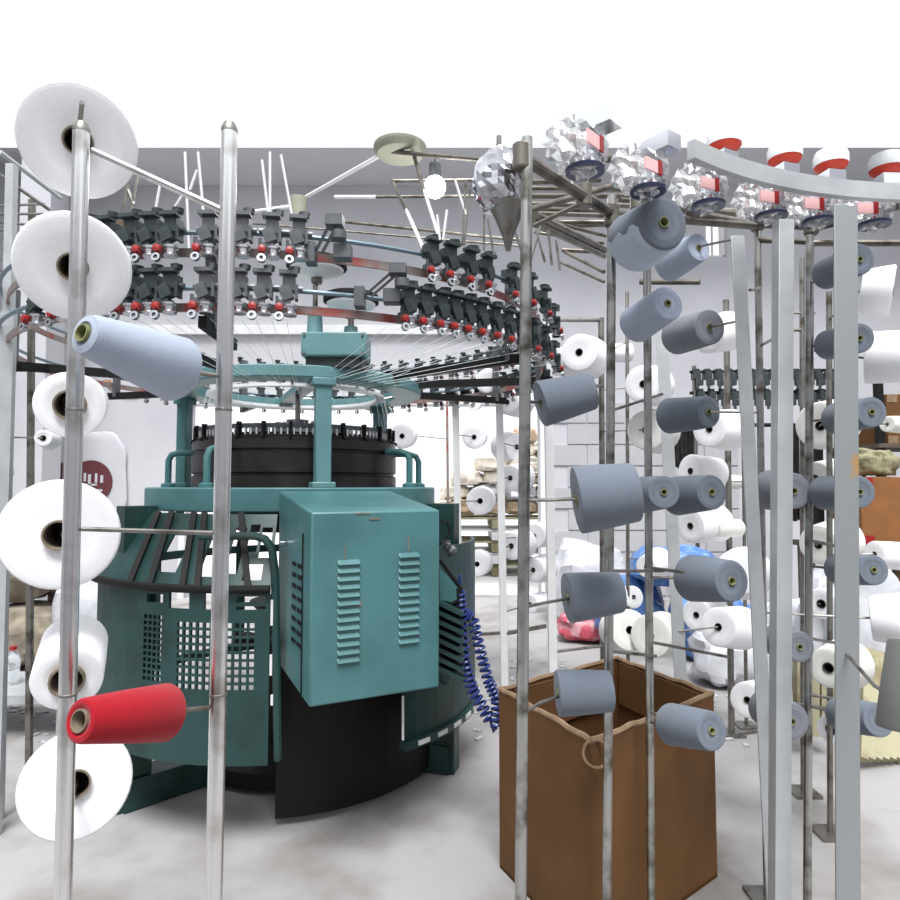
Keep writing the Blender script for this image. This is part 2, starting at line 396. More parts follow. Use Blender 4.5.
ll = thing('creel_ladder', Vector((P(12, 300, 2.4).x, 2.4, 0)), 'leaning grey ladder-like creel with many rods at the left photo edge', 'creel')
fx = P(5, 650, 2.4); fx.z = 0
MB().bar((P(2, 700, 2.4).x, 2.4, 0), P(12, 165, 2.4), .03, .03).build('upright', 'galv', ll)
MB().bar((P(-2, 700, 2.3).x, 2.3, 0), P(9, 312, 2.3), .05, .02).build('upright', 'galv', ll)
MB().bar((P(32, 700, 2.6).x, 2.6, 0), P(32, 200, 2.6), .02, .02).build('upright', 'dull_steel', ll)
for i, (y0, y1) in enumerate(((206, 204), (214, 214), (222, 226), (230, 232), (238, 240), (248, 250), (258, 262), (270, 273))):
    MB().tube(P(-4, y0, 2.4), P(44 if i < 4 else 18, y1, 2.6), .0055, n=6).build('rod', 'dull_steel', ll)
MB().tube(P(0, 175, 2.4), P(50, 210, 2.5), .007).build('rod', 'dull_steel', ll); MB().tube(P(0, 152, 2.4), P(60, 198, 2.7), .009).build('rod', 'galv', ll)
MB().bar(P(45, 368, 2.55), P(17, 368, 2.4), .028, .03, (0, 0, 1)).build('stop_bar', 'black', ll)
_a = P(12, 165, 2.4); POST['LL'] = (ll, Vector((P(2, 700, 2.4).x, 2.4, 0)), _a)
make_post('J0', 'creel_post', 'slim reddish far post left of the white doorway posts', (447, 396), (449, 625), 5.0, .02, 'rail_brown')
# ------------------------------------------------------------------ yarn cones
CONES = []
def down_angle(x, y): return math.atan2(-y.z, -x.z)
def cone(label, color, A, rA, B, rB, d, L=.165, tube='tube_dark', tr=.26, sign=1, rnd=.07, group=None, name='yarn_cone', pole=None, peg='B', tout=.008, film=False):
    """a package of yarn on a paper tube: A is the end that is turned to the viewer, B the other end (pixels), d the distance of A"""
    a = P(A[0], A[1], d); r = ray(B[0], B[1]); r = r/r.length
    oc = CAM-a; bq = oc.dot(r); disc = bq*bq-(oc.dot(oc)-L*L)
    s_ = -bq+sign*math.sqrt(disc) if disc > 0 else -bq
    b = CAM+r*s_
    L = (a-b).length; ra = rA*d/F; rb = rB*b.y/F
    x, y, z = frame(a-b)
    t = thing(name, b, label, 'yarn cone', group)
    t.rotation_mode = 'QUATERNION'
    t.rotation_quaternion = Matrix((x, y, z)).transposed().to_quaternion()
    rt = tr*ra; e = rnd*ra*1.2; n = 40 if ra*F/d > 22 else 26
    body = MB().lathe_open([(rt, .002), (rb-e*1.3, 0), (rb-e*.35, e*.25), (rb, e), (rb+(ra-rb)*.5+.0006, L*.5), (ra, L-e), (ra-e*.3, L-e*.3), (ra-e*1.2, L), (ra*.62, L-.0015), (rt, L-.003)], n=n)
    body.build('yarn_package', color, t, local=True)
    th = max(.0018, rt*.12)
    tb = MB().lathe_open([(rt, -.002), (rt, L+tout), (rt-th, L+tout), (rt-th*1.3, -.002)], n=20)
    tb.lathe([(rt-th*1.2, L*.35), (rt-th*1.2, L*.35+.002)], n=20)
    tb.build('paper_tube', tube, t, local=True)
    if film:
        vs = []; fs = []; W = 19
        for so, dr in ((0, .0012), (1, .0030)):
            for j in range(9):
                h = L*(.06+.86*j/8); rr = rb+(ra-rb)*h/L+dr+.0012*math.sin(j*2.1)
                for i in range(W):
                    an = down_angle(x, y)-1.45+2.9*i/(W-1)+.12*math.sin(j*1.7)
                    vs.append((rr*math.cos(an), rr*math.sin(an), h))
        off = 9*W
        for j in range(8):
            for i in range(W-1):
                q = (j*W+i, j*W+i+1, (j+1)*W+i+1, (j+1)*W+i); fs.append(q); fs.append(tuple(off+v for v in q[::-1]))
        for i in range(W-1): fs.append((i, off+i, off+i+1, i+1)); fs.append((8*W+i, 8*W+i+1, off+8*W+i+1, off+8*W+i))
        for j in range(8): fs.append((j*W, (j+1)*W, off+(j+1)*W, off+j*W)); fs.append((j*W+W-1, off+j*W+W-1, off+(j+1)*W+W-1, (j+1)*W+W-1))
        MB().add(vs, fs).build('loose_film', 'blue_film', t, local=True)['label'] = 'pale blue film round the lower half'
    CONES.append((t, a, b, ra, rb, pole, peg))
    if pole:
        key = pole
        tgt = b if peg == 'B' else a
        if peg == 'B': q = b-z*(-.03)
        else: q = a-z*.03
        pz = tgt.z+random.uniform(-.004, .004) if peg == 'B' else tgt.z
        pp = on_post(key, max(pz, .05))
        MB().path([pp, (pp*.5+tgt*.5), q], .0035, 8).build('holder_rod', 'dull_steel', POST[key][0])
    return t
# left foreground
gl_ = 'white yarn cones on the left creel frame'
cone('white yarn cone cut by the top edge, highest on the left frame', 'white_yarn', (78, 141), 56, (84, 144), 38, 1.06, tube='tube_brown', pole='L1', peg='A', group=gl_)
cone('big white yarn cone face-on above the pale blue cone', 'white_yarn', (73, 267), 54, (84, 262), 35, 1.06, tube='tube_brown', tr=.265, pole='L1', peg='A', group=gl_)
cone('pale blue-grey yarn cone sticking out in front of the left upright', 'blue_yarn', (83, 333), 22.5, (181, 371), 33, .78, L=.15, tube='tube_green', tr=.42, tout=.003, rnd=.3, pole='L2', peg='B')
cone('smallest white cone face-on, just below the pale blue cone', 'white_yarn', (70, 405), 33, (79, 402), 27, 1.10, tube='tube_brown', tr=.46, L=.12, pole='L1', peg='A', group=gl_)
cone('big white yarn cone face-on beside the left shoulder of the green machine', 'white_yarn', (59, 535), 55, (76, 525), 37, 1.06, tube='tube_brown', tr=.27, pole='L1', peg='A', group=gl_)
cone('white yarn cone drooping toward the viewer above the red cone', 'white_yarn', (67, 680), 32, (75, 642), 29, 1.07, L=.15, tube='tube_brown', tr=.5, pole='L1', peg='A', group=gl_)
cone('red yarn cone, the only red one', 'red_yarn', (79, 721), 21.5, (167, 712), 27, .80, L=.135, tube='tube_brown', tr=.52, tout=.001, rnd=.16, pole='L2', peg='B')
cone('white yarn cone mostly cut off below the red cone', 'white_yarn', (76, 784), 50, (80, 774), 36, 1.06, tube='tube_brown', pole='L1', peg='A', group=gl_)
# grey cones on the right
gg = 'grey yarn cones on the right hand creel'
GC = lambda lab, A, rA, B, rB, d, **k: cone(lab, k.pop('c', 'grey_yarn'), A, rA, B, rB, d, tube='tube_green', tr=k.pop('tr', .2), tout=.002, group=gg, **k)
GC('large grey cone with pale film on its lower half, topmost of the grey cones', (664, 222), 27, (633, 243), 30, 1.45, L=.13, pole='C', peg='B', film=True)
GC('slim pale grey cone tucked behind the topmost grey cone', (699, 247), 15, (667, 266), 17, 1.8, c='blue_yarn', L=.13)
GC('pale grey cone pointing up right, on the slim round post', (668, 303), 18, (635, 325), 19, 1.6, c='blue_yarn', L=.14, pole='C', peg='B')
GC('pale grey cone with white cone close behind its end', (710, 327), 18, (676, 337), 18, 1.75, c='lilac_yarn', L=.15)
GC('grey cone beside the dark tube post, tilted, above the largest grey cone', (592, 391), 19, (540, 404), 23.5, 1.42, sign=-1, L=.12, pole='A')
GC('grey cone just right of the leaning whitish iron, above the touching pair', (709, 412), 16, (669, 416), 18, 1.9, L=.16)
GC('largest grey cone, held out from the dark tube post', (636, 492), 29.5, (576, 500), 34, 1.30, sign=-1, L=.12, pole='A')
GC('short grey cone between the largest grey cone and a longer one', (664, 492), 16.5, (641, 495), 18, 1.62, L=.16, pole='B')
GC('longer grey cone pointing right from the slim round post', (712, 492), 17.5, (677, 496), 19.5, 1.72, L=.15, pole='C')
GC('grey cone above the left part of the cardboard box, on a bare rod', (620, 592), 20, (567, 598), 24.5, 1.45, sign=-1, L=.12, pole='A')
GC('dark grey cone pointing right, above the white cone by the blue bags', (732, 581), 20.5, (692, 578), 23, 1.6, L=.145, pole='C')
GC('grey cone hanging inside the outline of the cardboard box', (611, 691), 19.5, (557, 693), 22, 1.47, sign=-1, L=.12, pole='A')
GC('grey cone over the right corner of the cardboard box', (712, 731), 18.5, (671, 724), 19.5, 1.52, L=.14, pole='C')
GC('lilac grey cone behind the flat galvanized bar, upper of three there', (794, 491), 18, (770, 490), 20, 1.72, L=.12, c='lilac_yarn', pole='E', peg='A')
GC('grey cone behind the flat galvanized bar, middle of three there', (800, 647), 15, (774, 640), 15, 1.72, L=.12, c='lilac_yarn', pole='D')
GC('grey cone with loose wraps behind the flat galvanized bar, lowest of three', (792, 722), 18, (765, 707), 18, 1.68, L=.12, c='lilac_yarn', pole='D')
GC('grey cone through the rusty angle bar, highest of its column', (860, 259), 16, (825, 275), 15, 1.55, L=.13, pole='E')
GC('grey cone through the rusty angle bar, second from the top', (860, 338), 15, (828, 345), 15, 1.6, L=.14, pole='E')
GC('grey cone through the rusty angle bar, third from the top', (872, 412), 15.5, (836, 419), 16, 1.55, L=.14, pole='E')
GC('grey cone through the rusty angle bar, beside the orange carton', (860, 492), 16, (824, 493), 17, 1.58, L=.14, pole='E')
GC('grey cone through the rusty angle bar, second from the bottom', (874, 570), 15, (838, 569), 15, 1.55, L=.14, pole='E')
GC('grey cone through the rusty angle bar, lowest of its column', (879, 720), 16, (840, 714), 16, 1.55, L=.14, pole='E')
# white cones further back
gw = 'white yarn cones on the far creels'
WC = lambda lab, A, rA, B, rB, d, **k: cone(lab, k.pop('c', 'white_yarn'), A, rA, B, rB, d, tube='tube_dark', tr=k.pop('tr', .2), group=gw, tout=.0, **k)
WC('white cone facing us above the tilted grey cone', (579, 352), 19, (589, 359), 22, 3.3, L=.2)
WC('white cone side-on just left of the one above the tilted grey cone', (554, 362), 14, (578, 361), 15, 3.5)
WC('small white cone seen side-on behind the post top', (606, 353), 9, (630, 353), 10, 4.2)
WC('white cone facing us high behind the slim round post', (643, 384), 19, (655, 386), 20, 3.3, L=.2)
WC('large white cone lower behind the slim round post', (646, 430), 20, (658, 431), 23, 3.4, L=.2, c='cream_yarn')
WC('white cone behind the end of a pale grey cone', (707, 336), 18, (728, 331), 20, 2.7)
WC('white cone facing us at the end of the single grey cone', (709, 429), 18, (730, 430), 21, 2.8, L=.18)
WC('white cone above the longer grey cone', (690, 471), 17, (717, 474), 16, 3.0)
WC('white cone below the longer grey cone', (690, 526), 17, (718, 523), 19, 3.0, L=.2)
WC('little white cone stub pointing left below the longer grey cone', (714, 529), 8, (738, 528), 9, 3.0, c='cream_yarn')
WC('short pale tube of yarn right of the longer grey cone', (722, 482), 7, (738, 482), 7, 3.5, c='cream_yarn')
WC('big white cone peeping over the dark grey cone', (738, 572), 22, (745, 573), 26, 2.9, L=.2)
WC('rounded white cone facing left near the slanted angle iron', (718, 627), 19, (742, 628), 21, 2.5, L=.18)
WC('flat-faced white cone beside the blue plastic bags', (696, 615), 16, (716, 613), 16, 3.1)
WC('white cone with flat face low beside the slanted angle iron', (747, 700), 17, (764, 698), 18, 2.3, L=.16)
WC('greenish white cone between the galvanized bars, highest there', (820, 426), 24, (836, 423), 24, 2.4, c='cream_yarn')
WC('white cone between the galvanized bars, level with a grey pair', (815, 478), 16, (838, 476), 18, 2.6, c='cream_yarn')
WC('large white cone between the galvanized bars, below the grey pair', (818, 545), 20, (842, 541), 23, 2.5, L=.17, c='cream_yarn')
WC('white cone between the galvanized bars with dark round hole', (821, 604), 15, (842, 599), 17, 2.5, tr=.3)
WC('widest white cone behind the rusty bar, above the lowest grey cone', (828, 668), 19, (848, 663), 24, 2.1, L=.16, c='cream_yarn', tr=.28)
WC('small white cone face-on behind the lowest grey cone', (831, 729), 13, (845, 726), 14, 2.3, tr=.4)
WC('large white cone at the photo edge, tapering, upper of two', (861, 291), 21, (893, 291), 26, 2.0, L=.01)
WC('large white cone at the photo edge, just below the tapering one', (865, 358), 26, (912, 356), 26, 1.9, L=.01)
WC('white cone at the photo edge before the dark rack', (871, 618), 22, (912, 620), 27, 1.9, L=.01)
WC('white cone at the photo edge above a grey cone', (874, 554), 13, (910, 557), 14, 2.5)
WC('slim white cone at the photo edge above the orange carton', (887, 424), 8, (912, 425), 9, 2.6, c='cream_yarn')
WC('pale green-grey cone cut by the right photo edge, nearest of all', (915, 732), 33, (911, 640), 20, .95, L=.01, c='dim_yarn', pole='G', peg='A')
WC('beige cone in front of the blue bags', (630, 630), 20, (619, 630), 21, 3.4, c='cream_yarn', sign=1)
WC('white cone low between two posts before the blue bags', (650, 636), 21, (664, 634), 22, 3.3, c='cream_yarn')
WC('white cone facing left behind the slim round post, above the blue bags', (646, 567), 11, (660, 562), 15, 3.6)
WC('small white cone above the blue bags', (634, 597), 11, (618, 598), 11, 3.9, c='white_yarn')
WC('white cone high at the end of the black arm', (487, 381), 12, (490, 382), 14, 3.6, L=.18)
WC('white cone facing us high in the doorway', (474, 437), 12, (476, 436), 12, 4.2, L=.2, pole='J1', peg='A')
WC('white cone facing us at mid height in the doorway', (480, 501), 14, (482, 500), 14, 4.1, L=.2, pole='J1', peg='A')
WC('white cone facing us lower in the doorway', (477, 564), 12.5, (480, 562), 13, 4.1, L=.2, pole='J1', peg='A')
WC('tiny white cone facing us under the doorway head', (474, 404), 6.5, (476, 403), 7, 5.0, L=.18)
WC('white cone facing us behind the right column of the machine', (402, 436), 13, (405, 435), 13, 4.4, L=.2)
WC('white cone behind the dark tube post, highest of four', (507, 402), 13, (520, 401), 17, 3.8, pole='J2', peg='A')
WC('white cone behind the dark tube post, second of four', (517, 447), 13, (503, 446), 15, 3.9)
WC('white cone behind the dark tube post, third of four', (510, 478), 13, (523, 476), 14, 3.8, pole='J2', peg='A')
WC('white cone behind the dark tube post, lowest of four', (511, 546), 14, (524, 543), 15, 3.8, pole='J2', peg='A')
WC('white cone right of the dark tube post, upper', (534, 536), 12, (545, 534), 13, 3.9)
WC('white cone right of the dark tube post, middle', (533, 570), 12, (546, 568), 14, 3.9)
WC('white cone right of the dark tube post, lower', (530, 604), 9, (544, 602), 10, 3.9)
WC('little white cone hanging by the left photo edge', (43, 438), 8, (50, 440), 10, 2.4, tr=.35)
WC('white cone cut by the left photo edge, upper', (-4, 471), 10, (2, 471), 11, 2.6)
WC('white cone cut by the left photo edge, lower', (-4, 512), 9, (2, 512), 10, 2.6)

# every other cone sits on a rod of the nearest post
for t, a, b, ra, rb, pole, peg in CONES:
    if pole: continue
    best = None
    for key, (pt, f, tp) in POST.items():
        if tp.z < a.z-.15: continue
        q = on_post(key, b.z)
        dd = min((q-b).length, (q-a).length)
        if best is None or dd < best[0]: best = (dd, key)
    dd, key = best
    if dd > .5: print('NOROD %.2f' % dd, key, t['label'], [round(c, 2) for c in a])
    z = (a-b).normalized(); q = on_post(key, b.z)
    if (q-b).length <= (q-a).length: MB().path([q, b-z*.012, b+z*.03], .0035, 6).build('holder_rod', 'dull_steel', POST[key][0])
    else: MB().path([q, a+z*.004, a-z*.03], .0035, 6).build('holder_rod', 'dull_steel', POST[key][0])
# free-standing rods on right posts that carry nothing or pass behind cones
def rod(key, p, q, d0, d1, r=.0042, material='dull_steel', name='holder_rod'):
    return MB().tube(P(*p, d0), P(*q, d1), r, n=8).build(name, material, POST[key][0])
rod('B', (607, 412), (662, 394), 1.6, 1.9)
rod('C', (651, 568), (684, 572), 1.75, 1.6)
rod('B', (609, 571), (664, 571), 1.6, 1.75)
rod('C', (651, 642), (728, 657), 1.75, 1.9)
rod('B', (609, 651), (656, 656), 1.6, 1.75)
rod('C', (650, 722), (668, 726), 1.75, 1.6)
rod('J3', (553, 652), (608, 645), 3.4, 3.5, .008)
rod('J1', (412, 638), (500, 633), 4.0, 3.8, .01)
rod('J2', (503, 634), (546, 626), 3.7, 3.6, .012)
rod('H', (750, 290), (760, 289), 1.72, 1.95)
rod('E', (808, 638), (846, 645), 1.75, 1.9)
rod('E', (808, 540), (836, 546), 1.75, 1.6)
rod('E', (806, 694), (840, 700), 1.75, 1.7)
rod('D', (762, 345), (776, 337), 1.95, 1.7)
rod('D', (764, 730), (735, 735), 1.95, 2.3, .006)
rod('K1', (602, 320), (549, 320), 3.6, 3.5, .012)
rod('K1', (603, 386), (590, 386), 3.6, 3.4, .01)
rod('K5', (790, 313), (815, 313), 2.6, 2.6, .005)
rod('K5', (790, 330), (812, 330), 2.6, 2.6, .007)

# ------------------------------------------------------------------ circular knitting machine
MC = Vector((-.706, 3.0, 0))
km = thing('knitting_machine', MC, 'green circular knitting machine with louvred control box and ring on columns', 'knitting machine')
def pol(a, r, z): return Vector((MC.x+r*math.cos(R(a)), MC.y+r*math.sin(R(a)), z))
def near_ang(px, r):
    """angle on a cylinder of radius r round the machine axis that shows at column px (near side)"""
    k = (px-450)/F; best = None
    dirv = Vector((k, 1)); dirv.normalize(); c = Vector((MC.x, MC.y)); t = c.dot(dirv); perp = (c-dirv*t).length
    if perp >= r: s = t
    else: s = t-math.sqrt(r*r-perp*perp)
    p = dirv*s-c; return math.degrees(math.atan2(p.y, p.x)), dirv.y*s
def zp(px, py, r):
    a, d = near_ang(px, r); return P(px, py, d).z
# table, cylinder, dial
MB().lathe_open([(.30, 1.10), (.63, 1.10), (.635, 1.105), (.635, 1.185), (.63, 1.19), (.30, 1.19)], MC, n=72).build('table', 'teal', km)
cyl = MB().lathe([(.0, 1.19), (.455, 1.19), (.455, 1.235), (.445, 1.24), (.445, 1.247), (.455, 1.252), (.455, 1.33), (.447, 1.335), (.447, 1.342), (.455, 1.347), (.452, 1.385), (.44, 1.39), (.44, 1.40), (.43, 1.405), (.43, 1.412), (.0, 1.412)], MC, n=72).build('cylinder', 'cylinder', km)
nd = MB()
for i in range(110):
    a = 360*i/110; p0 = pol(a, .428, 1.40); nd.box(p0+Vector((0, 0, .02)), (.006, .014, .045), R(a+90))
nd.build('needle_guides', 'white_plastic', cyl)
MB().lathe_open([(.40, 1.43), (.437, 1.43), (.437, 1.446), (.40, 1.446)], MC, n=60).build('guide_ring', 'feeder_grey', cyl)
for i in range(26):
    a = 360*i/26+3; 
    m_ = MB().box(pol(a, .44, 1.428), (.012, .02, .05), R(a+90)); m_.tube(pol(a, .44, 1.40), pol(a, .46, 1.385), .005, n=6)
    m_.build('yarn_carrier', 'black', cyl)
MB().tube(MC+Vector((0, 0, 1.41)), MC+Vector((0, 0, 1.66)), .012).build('centre_shaft', 'dull_steel', km)
hub = MB().lathe([(.0, 1.41), (.1, 1.41), (.1, 1.44), (.05, 1.46), (.05, 1.5), (.0, 1.5)], MC, n=30); hub.build('hub', 'feeder_grey', km)
for a, rr in ((200, .17), (250, .12), (310, .2), (20, .2)):
    MB().lathe([(.0, 0), (.045, 0), (.045, .05), (.03, .07), (.0, .07)], pol(a, rr, 1.41), n=20).build('take_up_knob', 'feeder_grey', km)
# columns and top ring
for a in (-67, 53, 173):
    c0 = pol(a, .555, 0)
    cm = MB(); rz = R(a)
    cm.box(c0+Vector((0, 0, 1.395)), (.05, .06, .40), rz)
    cm.box(c0+Vector((0, 0, 1.20)), (.075, .09, .022), rz); cm.box(c0+Vector((0, 0, 1.595)), (.07, .09, .03), rz)
    cm.build('column', 'light_teal' if a == -67 else 'teal', km, bevel=.004)
MB().lathe_open([(.45, 1.61), (.565, 1.61), (.57, 1.615), (.57, 1.653), (.565, 1.658), (.45, 1.658)], MC, n=80).build('top_ring', 'light_teal', km)
MB().bar(pol(113, .5, 1.63), pol(-67, .5, 1.63), .07, .03, (1, 0, 0)).build('cross_beam', 'light_teal', km)
MB().lathe_open([(.36, 1.60), (.40, 1.60), (.40, 1.612), (.36, 1.612)], MC, n=60).build('yarn_ring', 'white_plastic', km)
sp_ = MB()
for a in (20, 100, 160, 215, 280, 330):
    sp_.tube(pol(a, .38, 1.61), pol(a, .46, 1.63), .006, n=6)
sp_.build('ring_bracket', 'dull_steel', km)
# gear box and belt pulleys over the front column
gb = P(337, 345, 2.55); gx, gy = gb.x, 2.55
MB().box((gx, gy, 1.742), (.25, .16, .094)).build('gear_box', 'light_teal', km, bevel=.006)
MB().box((gx, gy, 1.678), (.22, .12, .044)).build('gear_box_seat', 'feeder_body', km)
bolts = MB()
for sx in (-.112, .112):
    for sz in (-.035, .035): bolts.tube((gx+sx, gy-.078, 1.742+sz), (gx+sx, gy-.086, 1.742+sz), .006, n=8)
bolts.build('cover_bolts', 'dull_steel', km)
sx1 = P(315, 320, 2.55).x; sx2 = P(351, 320, 2.55).x
MB().lathe([(.036, 1.785), (.032, 1.80), (.028, 1.88), (.03, 1.90), (.022, 1.905)], (sx1, gy, 0), n=24).build('shaft_sleeve', 'light_teal', km)
MB().lathe([(.032, 1.785), (.028, 1.80), (.026, 1.825), (.016, 1.83)], (sx2, gy, 0), n=24).build('shaft_sleeve', 'light_teal', km)
MB().tube((sx1, gy, 1.9), (sx1, gy, 2.05), .010).build('drive_shaft', 'dull_steel', km)
MB().tube((sx2, gy, 1.82), (sx2, gy, 1.91), .012).build('drive_shaft', 'dull_steel', km)
def pulley(x, z, r):
    m_ = MB(); k = 44; prof = []
    m_.lathe([(.0, z+.02), (r*.93, z+.02), (r*.98, z+.016), (r*.98, z-.012), (r*.93, z-.016), (.0, z-.016)], (x, gy, 0), n=44)
    for i in range(k):
        a = 2*math.pi*i/k; m_.box((x+math.cos(a)*r*.985, gy+math.sin(a)*r*.985, z+.002), (.012, .008, .026), a)
    p_ = m_.build('belt_pulley', 'rubber', km)
    MB().lathe([(.02, z-.052), (r*.55, z-.042), (r*.9, z-.026), (r*.92, z-.017), (.0, z-.017)], (x, gy, 0), n=40).build('pulley_dish', 'white_plastic', p_)
    MB().lathe([(.0, z-.075), (.02, z-.075), (.024, z-.06), (.018, z-.045), (.0, z-.045)], (x, gy, 0), n=20).build('pulley_hub', 'dull_steel', p_)
pulley(sx1+.005, 2.075, .115); pulley(sx2, 1.935, .105)
# bent tube handles round the cylinder
def handle(a, r0, r1, ztop, h=1.19):
    pts = [pol(a, r0, ztop), pol(a, r0+(r1-r0)*.6, ztop), pol(a, r1-.012, ztop-.01), pol(a, r1, ztop-.035), pol(a, r1, h+.06), pol(a, r1, h)]
    m_ = MB().path(pts, .014, 10); m_.lathe([(.03, 0), (.03, .014), (.016, .02)], pol(a, r1, h), n=16)
    m_.build('guard_handle', 'teal', km)
for a in (-20, 10, 188, -113): handle(a, .45, .565, 1.345)
# skirt: sloped guard, perforated doors, rails
RS = .82
def A_(px, r=RS): return near_ang(px, r)[0]
aL0, aL1 = A_(112)-8, A_(272)
aR0, aR1 = A_(404), 6
ZT, ZB = .86, .28
# left door with two mesh windows
holes = []
def grid(px0, px1, py0, py1, nx, ny):
    a0, a1 = A_(px0), A_(px1); pm = (px0+px1)/2
    z1_, z0_ = zp(pm, py0, RS), zp(pm, py1, RS)
    for i in range(nx):
        for j in range(ny):
            aa = a0+(a1-a0)*i/nx; da = (a1-a0)/nx; zz = z0_+(z1_-z0_)*j/ny; dzz = (z1_-z0_)/ny
            holes.append((aa+da*.14, aa+da*.86, zz+dzz*.14, zz+dzz*.86))
grid(147, 166, 614, 682, 4, 11); grid(180, 258, 622, 692, 11, 9)
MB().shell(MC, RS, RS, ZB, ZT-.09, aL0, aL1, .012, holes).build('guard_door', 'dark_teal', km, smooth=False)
# frame strip between the door and the slope, with slots
sl = [(A_(150), A_(166), ZT-.06, ZT-.03), (A_(172), A_(192), ZT-.075, ZT-.02), (A_(207), A_(214), ZT-.075, ZT-.02), (A_(238), A_(268), ZT-.05, ZT-.03), (A_(238), A_(268), ZT-.075, ZT-.062)]
MB().shell(MC, RS, RS, ZT-.09, ZT, aL0, aL1, .012, sl).build('guard_band', 'dark_teal', km, smooth=False)
up_h = []
for p0, p1, q0, q1 in ((150, 172, .90, 1.02), (196, 212, .89, 1.03), (222, 236, .9, 1.05), (242, 262, .88, .93), (255, 268, .95, 1.05), (240, 252, .97, 1.06)):
    up_h.append((A_(p0), A_(p1), q0, q1))
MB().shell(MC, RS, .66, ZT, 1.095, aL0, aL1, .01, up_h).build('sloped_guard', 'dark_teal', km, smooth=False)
sb = MB()
for px in (128, 146, 176, 190, 216, 238):
    a = A_(px); sb.bar(pol(a+3, RS+.012, ZT), pol(a-3, .675, 1.1), .02, .012)
sb.build('sloped_struts', 'black', km)
MB().path([pol(a, RS+.012, ZT-.005-.0*a) for a in [aL0+(aL1-aL0)*i/30 for i in range(31)]], .014, 10).build('guard_hose', 'black', km)
MB().path([P(200, 536, 2.22), P(255, 536, 2.2), P(265, 539, 2.2), P(272, 548, 2.2), P(275, 575, 2.2), P(278, 760, 2.2)], .014, 10).build('door_frame', 'dark_teal', km)
ds = MB()
for px, y0, y1 in ((272, 600, 625), (271, 655, 675), (272, 695, 705)): 
    ds.box(P(px, (y0+y1)/2, 2.19), (.008, .006, (y1-y0)*2.2/F))
ds.build('door_edge_marks', 'white_paint', km)
MB().tube(P(184, 699, 2.24), P(236, 698, 2.2), .005).build('door_rod', 'dull_steel', km)
# right hand panel with a bottom lip
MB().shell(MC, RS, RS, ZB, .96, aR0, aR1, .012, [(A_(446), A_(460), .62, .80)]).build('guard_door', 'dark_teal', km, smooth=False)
MB().arc(MC, RS-.02, RS+.016, ZB-.03, ZB, aR0, aR1, 20).build('guard_lip', 'dark_teal', km)
for i in range(7):
    a = aR0+4+i*(aR1-aR0-4)/7; MB().arc(MC, RS+.016, RS+.02, ZB-.022, ZB-.006, a, a+(aR1-aR0)/14, 3).build('lip_slot', 'white_paint', km)
MB().tube(P(403, 696, 2.2), P(403, 740, 2.2), .004).build('panel_seam', 'white_paint', km)
# far side posts and hoops, inner base, feet
fr = MB()
for a in (20, 55, 90, 125, 160): fr.bar(pol(a, RS-.01, ZB), pol(a, RS-.01, ZT), .05, .012, (math.sin(R(a)), -math.cos(R(a)), 0)); fr.bar(pol(a, RS-.01, ZT), pol(a, .65, 1.1), .05, .012, (math.sin(R(a)), -math.cos(R(a)), 0))
fr.build('rear_frame', 'dark_teal', km)
MB().arc(MC, RS-.02, RS, ZT-.04, ZT, 0, 190, 40).build('rear_hoop', 'dark_teal', km); MB().arc(MC, RS-.02, RS, ZB, ZB+.04, -36, 248, 60).build('base_hoop', 'dark_teal', km)
MB().lathe([(.0, .02), (.42, .02), (.42, .08), (.2, .12), (.15, .30), (.15, .62), (.2, .68), (.0, .68)], MC, n=40).build('take_down_roller', 'black', km)
for a in (-15, 105, 225):
    MB().bar(pol(a, .7, .0), pol(a, .7, 1.12), .12, .09, (math.cos(R(a)), math.sin(R(a)), 0)).build('leg', 'dark_teal', km)
    MB().bar(pol(a, .2, .06), pol(a, .74, .06), .12, .11).build('leg_foot', 'dark_teal', km)
MB().lathe([(.0, 1.0), (.26, 1.0), (.30, 1.05), (.30, 1.10), (.0, 1.10)], MC, n=40).build('under_table_gear', 'black', km)
MB().shell(MC, .66, .66, .03, .80, -82, -20, .01).build('dark_fill', 'black', km)  # added black sheet standing in for the dark inside of the machine

# control box
c27, s27 = math.cos(R(27)), math.sin(R(27))
bo = Vector((-.414, 1.95, 0)); bu = Vector((c27, s27, 0)); bvv = Vector((-s27, c27, 0)); bw, bd = .427, .44
zt0, zb0 = 1.118, .545
def bp(u, v, z): return bo+bu*u+bvv*v+Vector((0, 0, z))
cbx = MB().pts8([bp(0, 0, zb0), bp(bw, 0, zb0), bp(bw, bd, zb0+.03), bp(0, bd, zb0+.03), bp(0, 0, zt0), bp(bw, 0, zt0), bp(bw, bd, zt0+.06), bp(0, bd, zt0+.06)]).build('control_box', 'teal', km, bevel=.006)
rot27 = Matrix.Rotation(R(27), 3, 'Z')
for col_ in (.118, .318):
    lv = MB()
    for i in range(13):
        z = .965-i*.0245+(.012 if col_ > .2 else 0)
        if col_ > .2 and i > 11: continue
        lv.pts8([bp(col_-.036, .001, z-.010), bp(col_+.036, .001, z-.010), bp(col_+.036, .002, z+.007), bp(col_-.036, .002, z+.007),
                 bp(col_-.034, -.009, z-.007), bp(col_+.034, -.009, z-.007), bp(col_+.032, .0, z+.007), bp(col_-.032, .0, z+.007)])
    lv.build('louvre_panel', 'teal', cbx, smooth=False)
for u, v_, sz_ in ((.105, .995, (.0035, .002, .04)), (.315, 1.015, (.0035, .002, .05)), (.2, 1.095, (.035, .003, .006)), (.16, 1.112, (.05, .002, .004)), (.15, .835, (.016, .002, .012))):
    MB().box(bp(u, -.001, v_), sz_, R(27)).build('scratch', 'brown_junk', cbx, smooth=False)
sv = MB()
for i in range(8):
    for v in (.13, .2): sv.box(bp(-.001, v, .70+i*.035), (.05, .003, .012), R(27+90))
